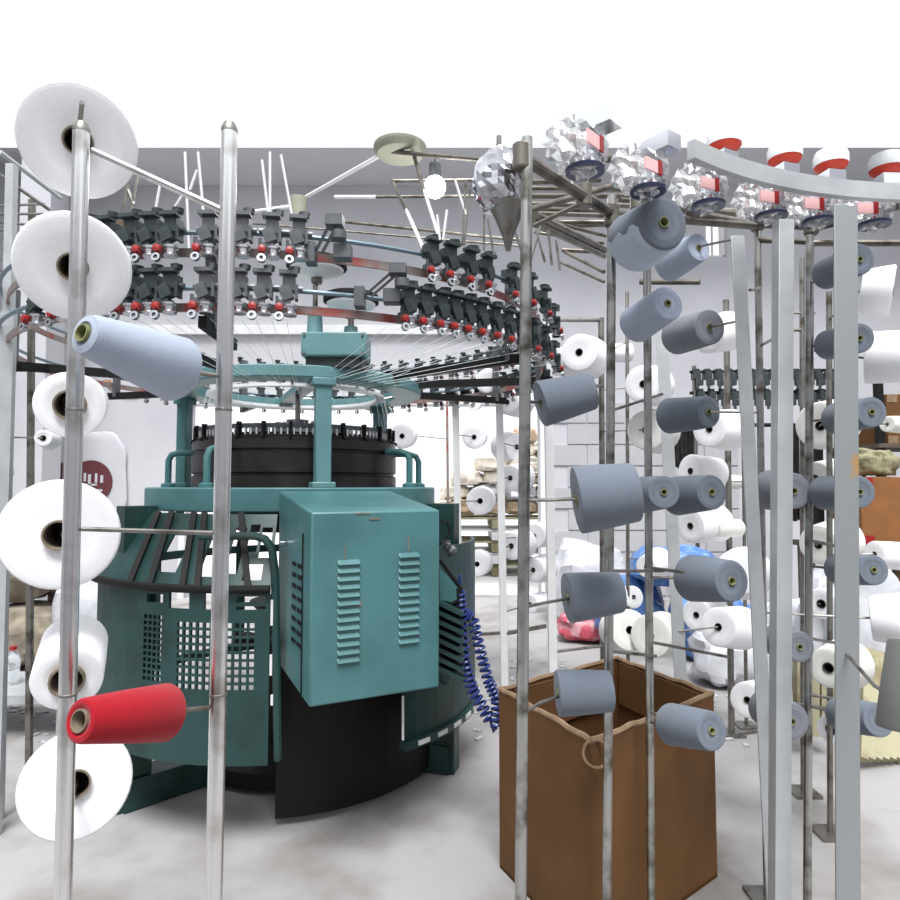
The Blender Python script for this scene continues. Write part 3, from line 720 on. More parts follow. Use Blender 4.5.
sv.build('side_vents', 'black', cbx, smooth=False)
MB().box(bp(-.002, .09, .80), (.004, .006, .5), 0).build('side_seam', 'black', cbx)
MB().tube(bp(-.004, .33, 1.0), bp(-.02, .33, 1.0), .012).build('side_latch', 'chrome', cbx)
MB().bar(bp(.05, .40, .62), pol(-100, .5, .62), .05, .04).build('box_bracket', 'black', km)
# service gear on the right flank
mt = MB()
for i in range(8): mt.box(P(449, 604+i*9, 2.38), (.11, .16, .014), R(20), Matrix.Rotation(R(25), 3, 'Y'))
mt.build('motor_fins', 'dark_teal', km)
MB().blob(P(447, 640, 2.5), (.07, .1, .16), .1, 1.5, 3).build('motor', 'dark_teal', km)
MB().pts8([P(440, 600, 2.34), P(462, 604, 2.34), P(462, 606, 2.44), P(440, 604, 2.44), P(440, 568, 2.34), P(458, 588, 2.34), P(458, 588, 2.44), P(440, 568, 2.44)]).build('valve_bracket', 'teal', km)
vb = MB().tube(P(458, 588, 2.35), P(460, 632, 2.35), .012).tube(P(444, 608, 2.35), P(458, 600, 2.35), .012).tube(P(440, 560, 2.35), P(462, 590, 2.35), .007)
vb.build('valve_pipe', 'black', km)
vv = MB()
for px, py, r in ((447, 545, .016), (452, 551, .018), (446, 618, .02), (452, 609, .014), (444, 628, .018), (455, 622, .015)): vv.blob(P(px, py, 2.38), (r, r, r*1.2), .3, 3, px)
vv.build('valve_knobs', 'feeder_grey', km)
MB().path([P(438, 520, 2.3), P(447, 522, 2.34), P(450, 531, 2.36), P(446, 540, 2.36), P(440, 543, 2.33)], .004, 6).build('cable', 'rubber', km)

# coiled air hose
def coil(path, turns, r, tr_):
    pts = []; n = turns*10; x = y = None
    def ev(t):
        k = t*(len(path)-1); i = min(int(k), len(path)-2); f = k-i; return path[i]*(1-f)+path[i+1]*f
    for i in range(n+1):
        t = i/n; c = ev(t); tg = (ev(min(1, t+.02))-ev(max(0, t-.02))).normalized(); x, y, _ = frame(tg)
        a = 2*math.pi*turns*t; pts.append(c+x*math.cos(a)*r+y*math.sin(a)*r)
    return MB().path(pts, tr_, 6)
h1 = coil([P(460, 592, 2.36), P(461, 620, 2.36), P(464, 660, 2.35), P(472, 690, 2.33), P(490, 720, 2.3)], 22, .019, .0055)
h2 = coil([P(460, 610, 2.38), P(473, 618, 2.36), P(480, 650, 2.34), P(488, 680, 2.32), P(497, 700, 2.3), P(496, 728, 2.28)], 24, .017, .0055)
h1.v += []; n0 = len(h1.v); h1.v += h2.v; h1.f += [tuple(i+n0 for i in f) for f in h2.f]
h1.path([P(490, 720, 2.3), P(494, 732, 2.29), P(496, 728, 2.28)], .0055, 6)
h1.tube(P(460, 575, 2.35), P(460, 595, 2.36), .006)
tag(h1.build('coiled_air_hose', 'blue_hose'), 'blue coiled air hose hanging from the right flank of the green machine', 'hose')

# ------------------------------------------------------------------ yarn feeder ring round the machine
RF = 1.15
ring = thing('yarn_feeder_ring', MC+Vector((0, 0, 1.60)), 'two-tier ring of dark yarn feeders with red knobs round the green knitting machine', 'feeder ring')
Z1, Z2 = 1.932, 1.768
for z in (Z1, Z2):
    MB().path([pol(360*i/72, RF, z) for i in range(72)], .007, 8, closed=True).build('pipe_rail', 'rail_blue', ring)
    MB().arc(MC, RF-.03, RF-.022, z-.062, z-.037, 0, 360, 80).build('flat_rail', 'rail_brown', ring)
for a in (-33, -6, 206, 252, 30, 75, 120, 160, -90):
    MB().bar(pol(a, .45 if a != -90 else .9, 1.655), pol(a, RF+.02, 1.665), .034, .024, (0, 0, 1)).build('support_arm', 'black', ring)
    MB().bar(pol(a, RF-.045, 1.66), pol(a, RF-.045, Z1+.03), .032, .02, (math.sin(R(a)), -math.cos(R(a)), 0)).build('support_post', 'feeder_grey', ring)
# one feeder, local: x along the ring, y outward, z up, origin on the pipe rail
def ell(m_, c, r): m_.blob(c, r, 0, 1, 0, 12, 8)
body = MB()
body.box((0, .012, .012), (.034, .044, .040)); body.box((.002, .034, .038), (.048, .03, .010)); body.lathe([(.0, .046), (.014, .046), (.016, .058), (.0, .058)], (-.014, .02, 0), n=14)
body.box((-.018, .03, .050), (.012, .02, .014)); body.box((.006, .036, -.020), (.030, .030, .036), 0, Matrix.Rotation(R(24), 3, 'Y')); body.box((.012, .03, -.046), (.034, .034, .014)); body.box((-.020, .02, -.012), (.008, .03, .04))
body.tube((-.036, .02, .0), (.036, .02, .0), .008, n=8); body.tube((.030, .045, -.03), (.030, .045, -.075), .005, n=6)
body.path([(.026, .045, -.05), (.028, .055, -.08), (.026, .06, -.095)], .003, 6)
body_o = body.build('yarn_feeder', 'feeder_body', ring, local=True)
wheel = MB().lathe([(.0, -.080), (.018, -.080), (.020, -.076), (.015, -.072), (.015, -.060), (.020, -.056), (.020, -.051), (.0, -.051)], (-.004, .035, 0), n=14)
wheel.lathe_open([(.006, -.005), (.012, -.005), (.012, .005), (.006, .005)], (.024, .058, -.088), (0, 1, .2), n=12)
wheel_o = wheel.build('feed_wheel', 'dim_chrome', body_o, local=True)
kn = MB().lathe([(.0, -.008), (.010, -.008), (.012, 0), (.010, .009), (.0, .011)], (.024, .052, -.062), (0, 1, .1), n=12)
knob_o = kn.build('stop_knob', 'red_plastic', body_o, local=True)
grey_body = body_o.data.copy(); grey_body.materials.clear(); grey_body.materials.append(M['feeder_grey'])
nfeed = 0
def put_feeder(a, z, first=False, grey=False, detail=True):
    global nfeed
    o = body_o if nfeed == 0 else body_o.copy()
    if nfeed: COL.objects.link(o)
    if grey and nfeed: o.data = grey_body
    o.parent = ring; o.location = pol(a, RF, z)-ring.location; o.rotation_euler = (0, 0, R(a-90)); o.scale = (1.06, 1.06, 1.06)
    if nfeed and detail:
        for c_ in (wheel_o, knob_o):
            d_ = c_.copy(); COL.objects.link(d_); d_.parent = o
    nfeed += 1
def fa(px, r=RF): return near_ang(px, r)[0]
near_px = {Z1: [50, 88, 108, 131, 151, 171, 208, 241, 270, 296, 428, 446, 465, 482, 507, 524, 539, 550, 558, 563],
           Z2: [44, 70, 92, 113, 133, 152, 171, 206, 238, 262, 287, 404, 421, 437, 450, 463, 476, 490, 503, 515, 528, 540, 550, 557, 562]}
for z in (Z1, Z2):
    for px in near_px[z]: put_feeder(fa(px), z, grey=200 < px < 300)
for z in (Z1, Z2):
    for i in range(26): put_feeder(8+i*5.6, z)
# belt tension arms
def tension(px, py, dz_, a):
    p = pol(a, RF+.02, 0); 
    z = P(px, py, p.y).z
    q = P(px+ (16 if px < 350 else 30), py-(30 if px < 350 else 26), p.y-.03)
    m_ = MB()
    for o_ in (-.012, .012): m_.bar(P(px+o_*300, py, p.y), q+Vector((o_, 0, 0)), .008, .012)
    m_.box(q, (.05, .05, .03)); m_.box(P(px-8, py+2, p.y), (.03, .05, .06)); m_.lathe([(.0, -.012), (.022, -.012), (.022, .012), (.0, .012)], q+Vector((.012, 0, -.04)), n=16)
    m_.box(P(px+24, py+1, p.y), (.05, .05, .04))
    m_.build('tension_arm', 'feeder_grey', ring)
tension(319, 252, 0, fa(325)); tension(368, 296, 0, fa(372))
# yarn strands
ys = MB()
for i in range(16):
    a = fa(430)+i*(fa(540)-fa(430))/16+random.uniform(-.6, .6)
    ys.tube(pol(a, RF+.04, (Z2 if i % 2 else Z1)-.1), pol(a-14-random.uniform(0, 3), .45, 1.60), .0009, n=4)
for i in range(12):
    a = fa(130)+i*(fa(300)-fa(130))/12
    ys.tube(pol(a, RF+.04, Z2-.1), pol(a+random.uniform(-6, 6), .45, 1.6), .0008, n=4)
for i in range(40):
    a = i*9+4; ys.tube(pol(a, .40, 1.60), pol(a+4, .438, 1.44), .0007, n=4)
ys = ys.build('yarn_strands', 'yarn_thread', kind if False else None); tag(ys, 'white yarn strands running from the feeder ring down to the green machine', 'yarn', kind='stuff')

# ------------------------------------------------------------------ second machine's feeder ring, overhead right
C2 = Vector((1.15, .40, 0)); Z3 = 1.90
def pol2(a, r, z): return Vector((C2.x+r*math.cos(R(a)), C2.y+r*math.sin(R(a)), z))
r2 = thing('yarn_feeder_ring', C2+Vector((0, 0, 1.86)), 'overhead arc of new feeders in clear film on a grey steel rail', 'feeder ring')
MB().arc(C2, 1.118, 1.136, Z3-.02, Z3+.02, 62, 125, 40).build('flat_rail', 'galv', r2)
f_b = MB(); f_b.box((0, 0, .01), (.04, .06, .03)); f_b.lathe([(.0, -.01), (.026, -.01), (.03, -.02), (.03, -.034), (.022, -.038), (.022, -.05), (.03, -.054), (.03, -.06), (.0, -.06)], (0, .03, 0), n=20)
f_o = f_b.build('wrapped_feeder', 'chrome', r2, local=True)
f_base = MB().lathe_open([(.020, -.068), (.033, -.068), (.034, -.062), (.02, -.06)], (0, .03, 0), n=22).build('base_ring', 'navy', f_o, local=True)
f_cap = MB().lathe([(.0, .075), (.030, .07), (.034, .06), (.034, .04), (.0, .04)], (.0, -.012, 0), n=22).lathe([(.0, .04), (.014, .04), (.014, .012), (.0, .012)], (0, -.012, 0), n=12)
f_cap = f_cap.build('white_cap', 'white_plastic', f_o, local=True)
f_red = MB().lathe([(.0, .024), (.020, .026), (.031, .036), (.033, .04), (.0, .04)], (0, -.012, 0), n=22).build('red_disc', 'orange_red', f_o, local=True)
f_lab = MB().box((-.056, -.02, -.050), (.036, .004, .022)).build('red_label', 'label_pink', f_o, local=True)
f_lab2 = MB().box((-.034, -.022, -.050), (.010, .004, .026)).build('red_stripe', 'red_plastic', f_o, local=True)
wr = MB().blob((.0, .035, -.03), (.044, .045, .046), .55, 3.2, 2, 18, 12); wr.blob((-.05, .04, -.03), (.026, .03, .042), .6, 3.5, 5, 14, 10)
f_wr = wr.build('film_wrap', 'film', f_o, local=True, smooth=False)
k2 = 0
for px, py in ((582, 152), (646, 166), (709, 184), (772, 189), (821, 194), (878, 200)):
    a = min((60+i*.25 for i in range(360)), key=lambda q: abs((pol2(q, 1.24, 0).x/pol2(q, 1.24, 0).y)-(px-450)/F))
    o = f_o if k2 == 0 else f_o.copy()
    if k2: COL.objects.link(o)
    o.location = pol2(a, 1.19, Z3+.036-(.045, .018, .005, 0, 0, 0)[k2])-r2.location; o.rotation_euler = (0, 0, R(a-90)); o.scale = (1.15, 1.15, 1.15)
    if k2:
        for c_ in (f_base, f_lab, f_lab2, f_wr)+((f_cap, f_red) if k2 > 1 else ()):
            d_ = c_.copy(); COL.objects.link(d_); d_.parent = o
    k2 += 1
for c_ in (f_cap, f_red): c_.parent = [q for q in r2.children if q.name.startswith('wrapped_feeder')][-1]
# shiny wrapped feeder beside the dark post
sfp = P(499, 182, 1.45)
sf = thing('wrapped_bundle', sfp+Vector((0, 0, -.13)), 'shiny film-wrapped round bundle beside the top of the dark tube post', 'bundle')
MB().blob(sfp, (.060, .06, .075), .14, 5, 4, 26, 16).build('shiny_ball', mat('dark_foil', (.55, .55, .58), .08, 1., var=.5, vscale=16), sf, smooth=False)
MB().lathe([(.006, -.16), (.012, -.13), (.03, -.085), (.045, -.055), (.0, -.05)], sfp+Vector((.02, 0, 0)), n=16).build('tapered_tail', 'dull_steel', sf)
MB().tube(sfp+Vector((0, 0, .05)), P(499, 136, 1.45), .006).build('hanger', 'dull_steel', sf)

# ------------------------------------------------------------------ overhead pipe frame
of = thing('overhead_pipe_frame', P(560, 180, 2.0), 'dark overhead pipe frame joining the tops of the right hand posts', 'pipe frame')
def pipe(p, d0, q, d1, r=.012, material='pipe_dark', parent=of, name='pipe'):
    return MB().tube(P(*p, d0), P(*q, d1), r, n=10).build(name, material, parent)
pipe((520, 156), 1.35, (612, 214), 1.6, .014); pipe((612, 214), 1.6, (757, 226), 1.92, .012); pipe((757, 224), 1.92, (812, 226), 1.75, .012)
pipe((690, 214), 1.75, (760, 226), 1.95, .013); pipe((812, 228), 1.75, (900, 205), 1.6, .012); pipe((812, 243), 1.75, (905, 243), 1.7, .009)
pipe((757, 240), 1.95, (848, 243), 1.8, .009); pipe((700, 282), 2.0, (640, 282), 2.1, .009); pipe((530, 210), 1.6, (640, 178), 1.9, .009)
for px, py, d in ((521, 157, 1.35), (612, 216, 1.6), (637, 200, 1.75), (584, 196, 1.52), (757, 222, 1.95), (811, 225, 1.75)):
    MB().lathe([(.016, -.028), (.019, -.024), (.019, .024), (.016, .028)], P(px, py, d), n=14).build('pipe_fitting', 'pipe_dark', of)
for p, d0, q, d1, r in (((530, 196), 2.4, (640, 196), 2.6, .010), ((530, 204), 2.7, (650, 206), 2.8, .011), ((530, 213), 2.9, (620, 216), 3.0, .011), ((532, 222), 2.6, (610, 222), 2.5, .009), ((532, 182), 2.2, (600, 180), 2.3, .009),
                        ((535, 215), 2.0, (606, 250), 2.8, .014), ((532, 222), 2.0, (604, 256), 2.8, .012), ((560, 226), 2.8, (606, 224), 2.8, .012), ((562, 250), 3.2, (604, 252), 3.2, .011),
                        ((565, 252), 3.2, (604, 272), 3.0, .01), ((530, 188), 2.3, (640, 190), 2.4, .008), ((532, 209), 2.5, (640, 212), 2.7, .008), ((532, 217), 2.4, (606, 236), 2.6, .007), ((534, 232), 2.7, (604, 243), 2.7, .006), ((560, 262), 3.3, (604, 282), 3.1, .008), ((534, 226), 1.6, (580, 204), 1.55, .006), ((640, 205), 2.0, (750, 216), 2.1, .014), ((655, 212), 2.2, (750, 210), 2.2, .009), ((560, 160), 1.9, (640, 158), 2.0, .012), ((620, 200), 2.0, (660, 203), 2.1, .008)):
    pipe(p, d0, q, d1, r)
cf = thing('ceiling_pipe_frame', P(330, 190, 4.2), 'bent conduit pipes hanging under the ceiling above the green machine', 'conduit')
for p, d0, q, d1, r, mm in (((306, 197), 4.0, (386, 152), 3.6, .012, 'white_paint'), ((335, 197), 4.2, (376, 197), 4.1, .012, 'white_paint'), ((376, 197), 4.1, (480, 196), 4.0, .010, 'pipe_dark'), ((392, 181), 3.9, (480, 180), 3.9, .011, 'pipe_dark'),
                       ((392, 180), 3.9, (406, 210), 3.7, .011, 'pipe_dark'), ((406, 210), 3.7, (424, 250), 3.3, .009, 'white_paint'), ((413, 151), 3.6, (424, 190), 3.4, .012, 'pipe_dark'), ((424, 190), 3.4, (440, 240), 3.0, .008, 'white_paint'),
                       ((386, 151), 3.6, (480, 160), 3.3, .012, 'pipe_dark'), ((345, 222), 4.2, (520, 240), 3.9, .010, 'pipe_dark'), ((230, 215), 4.2, (300, 205), 4.3, .012, 'white_paint'), ((235, 222), 4.3, (520, 246), 4.2, .007, 'pipe_dark')):
    MB().tube(P(*p, d0), P(*q, d1), r, n=10).build('conduit', mm, cf)
MB().lathe([(.0, -.03), (.13, -.03), (.15, 0), (.15, .02), (.0, .02)], P(400, 150, 3.6), n=30).build('ceiling_plate', 'olive', cf)
MB().lathe([(.045, -.14), (.05, -.1), (.055, 0), (.0, 0)], P(298, 198, 4.0), n=24).build('motor_can', 'olive', cf)
# thin stays holding the feeder ring from above (left, middle and right)
st = ring
for p, q in (((262, 160), (270, 230)), ((270, 152), (270, 228)), ((281, 155), (293, 222)), ((185, 152), (189, 250)), ((198, 152), (205, 230)), ((197, 170), (190, 190)), ((160, 185), (153, 225)), ((182, 196), (166, 222)),
             ((437, 215), (440, 240)), ((447, 210), (443, 240)), ((466, 180), (462, 245)), ((470, 190), (464, 245)), ((484, 215), (484, 250)), ((488, 220), (494, 255)), ((455, 180), (466, 215)), ((536, 230), (545, 262)), ((548, 230), (552, 265)), ((556, 240), (560, 270)), ((541, 225), (530, 262)), ((510, 215), (525, 262))):
    MB().tube(P(*p, 2.0), P(*q, 2.0), .0042, n=6).build('stay_rod', 'white_paint' if p[0] < 300 or p[0] > 430 and p[0] < 460 else 'dull_steel', st)
for p, q in (((137, 175), (129, 225)), ((128, 185), (120, 222)), ((128, 190), (134, 205))):
    MB().tube(P(*p, 2.0), P(*q, 2.0), .006, n=6).build('stay_rod', 'dull_steel', st)
MB().bar(P(116, 222, 2.0), P(134, 232, 2.0), .03, .02).build('stay_bracket', 'dark_wood', st)

# ------------------------------------------------------------------ lamps
bpz = P(435, 187, 3.55)
lb = thing('hanging_bulb', bpz, 'glowing white bulb hanging on a cord under the ceiling', 'lamp')
MB().blob(bpz, (.06, .06, .062), 0, 1, 0, 20, 14).build('bulb', 'bulb', lb)
MB().lathe([(.03, .045), (.035, .06), (.035, .13), (.02, .15)], bpz, n=18).build('socket', 'feeder_grey', lb)
MB().tube(bpz+Vector((0, 0, .14)), P(435, 155.5, 3.46), .004, n=6).build('cord', 'feeder_grey', lb)
ld = bpy.data.lights.new('bulb_light', 'POINT'); ld.energy = 8; ld.shadow_soft_size = .07; lo = bpy.data.objects.new('bulb_light', ld); COL.objects.link(lo); lo.location = bpz+Vector((0, 0, -.1))

# ------------------------------------------------------------------ cardboard box
Lc, Nc, Rc_, Bc = Vector((.156, 2.11, 0)), Vector((.359, 1.69, 0)), Vector((.82, 2.06, 0)), Vector((.632, 2.49, 0))
HB = .55
cb = thing('cardboard_box', (Lc+Nc+Rc_+Bc)/4, 'large open brown cardboard box on the floor under the grey cones', 'box')
cor = [Lc, Nc, Rc_, Bc]
for i in range(4):
    p, q = cor[i], cor[(i+1) % 4]; inn = ((Lc+Nc+Rc_+Bc)/4-(p+q)/2).normalized()*.008
    w_ = MB().pts8([p, q, q+inn, p+inn, p+Vector((0, 0, HB)), q+Vector((0, 0, HB)), q+inn+Vector((0, 0, HB)), p+inn+Vector((0, 0, HB))]).build('side_panel', 'cardboard', cb)
    n_ = 14; pts = []
    for k in range(n_+1):
        pts.append(p+(q-p)*(k/n_)+inn*.5+Vector((0, 0, HB+random.uniform(-.004, .004))))
    MB().path(pts, .008, 6).build('rim', 'card_edge', w_)
MB().pts8([c+Vector((0, 0, .003)) for c in cor]+[c+Vector((0, 0, .011)) for c in cor]).build('bottom_panel', 'cardboard', cb)
for k, (i, j, f0, f1) in enumerate(((0, 3, .1, .9), (2, 3, .1, .95))):
    p, q = cor[i], cor[j]; c_ = (Lc+Nc+Rc_+Bc)/4; inn = (c_-(p+q)/2).normalized()
    a, b_ = p+(q-p)*f0, p+(q-p)*f1
    MB().pts8([a+inn*.012+Vector((0, 0, HB-.16)), b_+inn*.012+Vector((0, 0, HB-.16)), b_+inn*.02+Vector((0, 0, HB-.16)), a+inn*.02+Vector((0, 0, HB-.16)), a+inn*.010+Vector((0, 0, HB-.01)), b_+inn*.010+Vector((0, 0, HB-.01)), b_+inn*.016+Vector((0, 0, HB-.01)), a+inn*.016+Vector((0, 0, HB-.01))]).build('flap', 'cardboard', cb)
ntp = MB().lathe_open([(.03, -.002), (.036, -.002), (.036, .004), (.03, .004)], Nc+Vector((.012, -.0, HB-.03)), (0, -1, .3), n=20)
ntp.build('hand_hole_rim', 'card_edge', cb)

# ------------------------------------------------------------------ bags, sacks and goods in the back of the hall
def bag(name, label, px, py, d, rx, rz, material, ry=None, amp=.28, seed=1, group=None, z0=None, cat='bag'):
    c = P(px, py, d)
    if z0 is not None: c.z = z0+rz
    o = MB().blob(c, (rx, ry or rx*.8, rz), amp, 2.2, seed, 26, 16, flat=.12, power=.75).build(name, material)
    return tag(o, label, cat, group)
bag('plastic_bag', 'big blue plastic bag right of the leaning whitish iron', 712, 632, 4.55, .26, .24, 'blue_bag', seed=2, z0=0)
bag('plastic_bag', 'blue plastic bag left of the leaning whitish iron', 628, 610, 4.95, .26, .25, 'blue_bag', seed=5, z0=0)
bag('plastic_bag', 'pale blue bag lying on top of the two big blue bags', 672, 585, 4.78, .30, .14, 'blue_bag', seed=8, z0=.47)
bag('plastic_bag', 'rose red bag on the floor in front of a big white bag', 588, 632, 5.1, .22, .11, 'pink_bag', seed=3, z0=0)
bag('plastic_bag', 'big white plastic bag behind the rose red bag', 586, 575, 5.75, .34, .34, 'white_bag', seed=4, z0=.0)
bag('plastic_bag', 'crumpled white bag under the single white cone by the flat bar', 795, 600, 4.1, .26, .24, 'white_bag', seed=6, z0=0)
bag('plastic_bag', 'crumpled white bag behind the rusty angle bar', 850, 625, 3.75, .26, .40, 'white_bag', seed=9, z0=0)
bag('plastic_bag', 'white bag on the floor before the dark rack', 730, 655, 4.0, .22, .16, 'white_bag', seed=11, z0=0)
bag('plastic_wrap_bundle', 'film-wrapped white bundle behind the drooping white cone', 98, 640, 4.3, .24, .34, 'white_bag', seed=12, z0=0, cat='bundle')
bag('plastic_wrap_bundle', 'film-wrapped white bundle topmost of the pair left of the machine', 98, 590, 4.35, .24, .17, 'white_bag', seed=15, z0=.68, cat='bundle')
gs = 'sacks piled outside the doorway'
zb = .785
for row, xs in enumerate(((-.35, 1.55), (-.15, 1.5), (.0, 1.45), (.35, 1.4), (.75, 1.3), (.85, 1.2))):
    x = xs[0]
    while x < xs[1]:
        wv = random.uniform(.17, .26); x += wv
        if True:
            o = MB().blob((x, 9.2+random.uniform(-.06, .06), zb+.105), (wv, .33, .115), .3, 3, row*9+int(x*10), 20, 12, flat=.12, power=.7).build('sack', random.choice(('tan_sack', 'pale_sack', 'pale_sack', 'white_bag')))
            tag(o, 'crumpled pale or tan sack in the heap outside the doorway', 'sack', gs)
        x += wv*.9
    zb += .20
# yard clutter under the heap so that the sacks are carried: a long pallet stack
pal = thing('pallet_stack', Vector((.6, 9.2, 0)), 'stack of weathered timber pallets outside under the sacks', 'pallets')
for k in range(5):
    pm = MB()
    for i in range(6): pm.box((.6, 8.75+i*.18, .13+k*.155), (2.1, .11, .02))
    for i in range(3): pm.box((-.3+i*.9, 9.2, .06+k*.155), (.09, 1.1, .11))
    pm.build('pallet', 'white_paint' if k % 2 else 'cream_board', pal)

# right background: rack with cartons
rk = thing('storage_rack', Vector((2.75, 4.55, 0)), 'dark steel storage rack with shelves at the right of the hall', 'rack')
for x in (2.95, 4.15):
    for y in (4.45, 5.0): MB().box((x, y, 1.0), (.045, .045, 2.0)).build('upright', 'black', rk)
for z in (.35, 1.0, 1.47): MB().box((3.55, 4.72, z), (1.25, .6, .03)).build('shelf', 'dark_wood', rk)
oc = thing('carton', (3.0, 4.5, .7), 'orange brown carton with red tape corners on the floor beside the rack', 'carton')
def carton(x, y, z, sx, sy, sz, label, mm='orange_card', tape='red_plastic', rz=0.):
    t = thing('carton', (x, y, z), label, 'carton')
    MB().box((x, y, z+sz/2), (sx, sy, sz), rz).build('carton_body', mm, t, bevel=.004)
    for u in (-1, 1):
        for v in (0, 1): MB().box(Vector((x, y, 0))+Matrix.Rotation(rz, 3, 'Z') @ Vector((u*(sx/2-.04), -sy/2-.001, 0))+Vector((0, 0, z+.03+v*(sz-.06))), (.07, .004, .055), rz).build('corner_tape', tape, t)
    MB().box((x, y, z+sz+.001), (.06, sy, .003), rz).build('top_tape', 'card_edge', t)
bpy.data.objects.remove(oc)
carton(2.72, 4.2, 1.02-.19, .33, .3, .42, 'orange brown carton with red corner tape below the olive sack')
carton(3.30, 4.72, 1.485, .5, .4, .35, 'brown carton on the top shelf of the dark rack', 'cardboard', 'card_edge')
carton(3.85, 4.72, 1.485, .45, .4, .30, 'brown carton on the top shelf end of the dark rack', 'cardboard', 'card_edge')
carton(3.45, 4.7, .365, .5, .4, .4, 'brown carton on the lowest shelf of the dark rack', 'orange_card', 'red_plastic')
tb = thing('low_table', (2.7, 4.25, 0), 'dark low bench carrying the orange carton', 'bench')
MB().box((2.7, 4.25, .81), (.7, .5, .035)).build('bench_top', 'dark_wood', tb)
for sx in (-.3, .3):
    for sy in (-.2, .2): MB().box((2.7+sx, 4.25+sy, .395), (.05, .05, .79)).build('leg', 'dark_wood', tb)
bag('sack', 'mottled olive cream sack on the orange carton by the rusty bar', 872, 466, 4.2, .14, .09, 'cream_sack', seed=31, cat='sack', z0=1.25)
# dark hanging cloth and dark racks in the middle background
def cloth(px0, px1, py0, py1, d, label, material='dark_cloth', name='hanging_cloth'):
    a = P(px0, py0, d); b_ = P(px1, py1, d); m_ = MB(); n = 26; k = 8; vs = []; fs = []
    for s in (0, 1):
        for j in range(k+1):
            for i in range(n+1):
                x = a.x+(b_.x-a.x)*i/n; z = b_.z+(a.z-b_.z)*j/k
                vs.append((x, d+.025*math.sin(i*1.15)+.012*math.sin(i*2.7+j*.3)+s*.006, z+.012*math.sin(i*.9)*(1 if j == 0 else .2)))
    W = n+1; off = (k+1)*W
    for j in range(k):
        for i in range(n):
            q = (j*W+i, j*W+i+1, (j+1)*W+i+1, (j+1)*W+i); fs.append(q); fs.append(tuple(off+v for v in q[::-1]))
    for i in range(n): fs.append((i, off+i, off+i+1, i+1)); fs.append((k*W+i, k*W+i+1, off+k*W+i+1, off+k*W+i))
    for j in range(k): fs.append((j*W, (j+1)*W, off+(j+1)*W, off+j*W)); fs.append((j*W+n, off+j*W+n, off+(j+1)*W+n, (j+1)*W+n))
    return tag(m_.add(vs, fs).build(name, material), label, 'cloth')
gr = thing('garment_rail', P(720, 600, 5.2)*1, 'dark rail frame carrying black cloths in the back of the hall', 'rail'); 
gp = P(672, 425, 5.2); gq = P(862, 425, 5.2)
MB().tube(gp, gq, .016).build('top_bar', 'black', gr)
for p_ in (gp, gq): MB().tube((p_.x, p_.y, 0), p_, .016).build('leg', 'black', gr)
cloth(674, 694, 426, 468, 5.2, 'black cloth on the rail left of the white cone pair')
cloth(778, 800, 426, 520, 5.2, 'dark cloth hanging behind the flat galvanized bar')
cloth(802, 826, 426, 600, 5.2, 'long dark cloth hanging between the galvanized bars')
cloth(838, 860, 426, 560, 5.2, 'dark cloth hanging behind the rusty angle bar')
# third, far feeder ring seen as a dark cluster
r3 = thing('yarn_feeder_ring', P(745, 390, 5.6), 'far dark feeder rail on posts behind the white cones', 'feeder ring')
for py in (372, 393):
    MB().tube(P(690, py, 5.6), P(840, py-2, 5.6), .014).build('pipe_rail', 'black', r3)
for px in (694, 836): MB().tube((P(px, 380, 5.6).x, 5.6, 0), P(px, 366, 5.6), .018).build('support_post', 'dull_steel', r3)
k3 = None
for j, py in enumerate((376, 396)):
    for i in range(13):
        p_ = P(696+i*11+j*4, py, 5.58)
        if k3 is None:
            m3 = MB().box((0, 0, 0), (.055, .09, .06)).box((.02, -.02, -.06), (.05, .06, .05)).lathe([(.0, .03), (.03, .03), (.03, .06), (.0, .06)], (0, 0, 0), n=10).tube((-.01, -.05, -.02), (-.01, -.06, -.12), .012, n=6)
            k3 = m3.build('yarn_feeder', 'feeder_body', r3, local=True); o = k3
        else: o = k3.copy(); COL.objects.link(o)
        o.location = p_-r3.location
# boards at the right lower edge
bd_ = thing('board_stack', P(885, 700, 2.9), 'slanting stack of cream boards behind the lowest white cone', 'boards')
for i in range(7):
    MB().bar(P(862+i*7, 760, 2.8+i*.012), P(866+i*7, 650+i*2, 3.1+i*.012), .03, .05).build('board', 'cream_board', bd_)
MB().bar(P(806, 735, 2.95), P(806, 650, 3.0), .10, .04).build('board', 'cream_board', bd_); MB().bar(P(826, 735, 2.95), P(826, 650, 3.0), .06, .04).build('board', 'cream_board', bd_)

# left background: junk heap, bottle, bench, wall print
bag('sack', 'brown sack of scraps lying by the left wall', 18, 610, 4.6, .34, .24, 'brown_junk', seed=41, cat='sack', z0=.38)
bag('sack', 'dark brown sack under the scraps by the left wall', 25, 650, 4.5, .40, .19, 'brown_junk', seed=43, cat='sack', z0=0)
dr = MB().lathe([(.0, 0), (.11, 0), (.115, .02), (.115, .75), (.10, .8), (.0, .8)], Vector((P(66, 600, 4.75).x, 4.75, 0)), n=20).build('fibre_drum', 'rail_brown'); tag(dr, 'slim brown drum standing beside the left scrap sacks', 'drum')
bb = P(13, 655, 3.3); bz = bb.z
bench = thing('bench', Vector((-2.1, 3.3, 0)), 'low pale bench at the left with the water bottle on it', 'bench')
bt = P(13, 684, 3.3).z
MB().box((-2.15, 3.32, bt-.02), (.7, .4, .04)).build('bench_top', 'galv', bench)
for sx in (-.3, .3):
    for sy in (-.15, .15): MB().box((-2.15+sx, 3.32+sy, (bt-.04)/2), (.04, .04, bt-.04)).build('leg', 'galv', bench)
wbt = thing('water_bottle', (bb.x, 3.3, bt), 'clear plastic water bottle with red cap on the low bench', 'bottle')
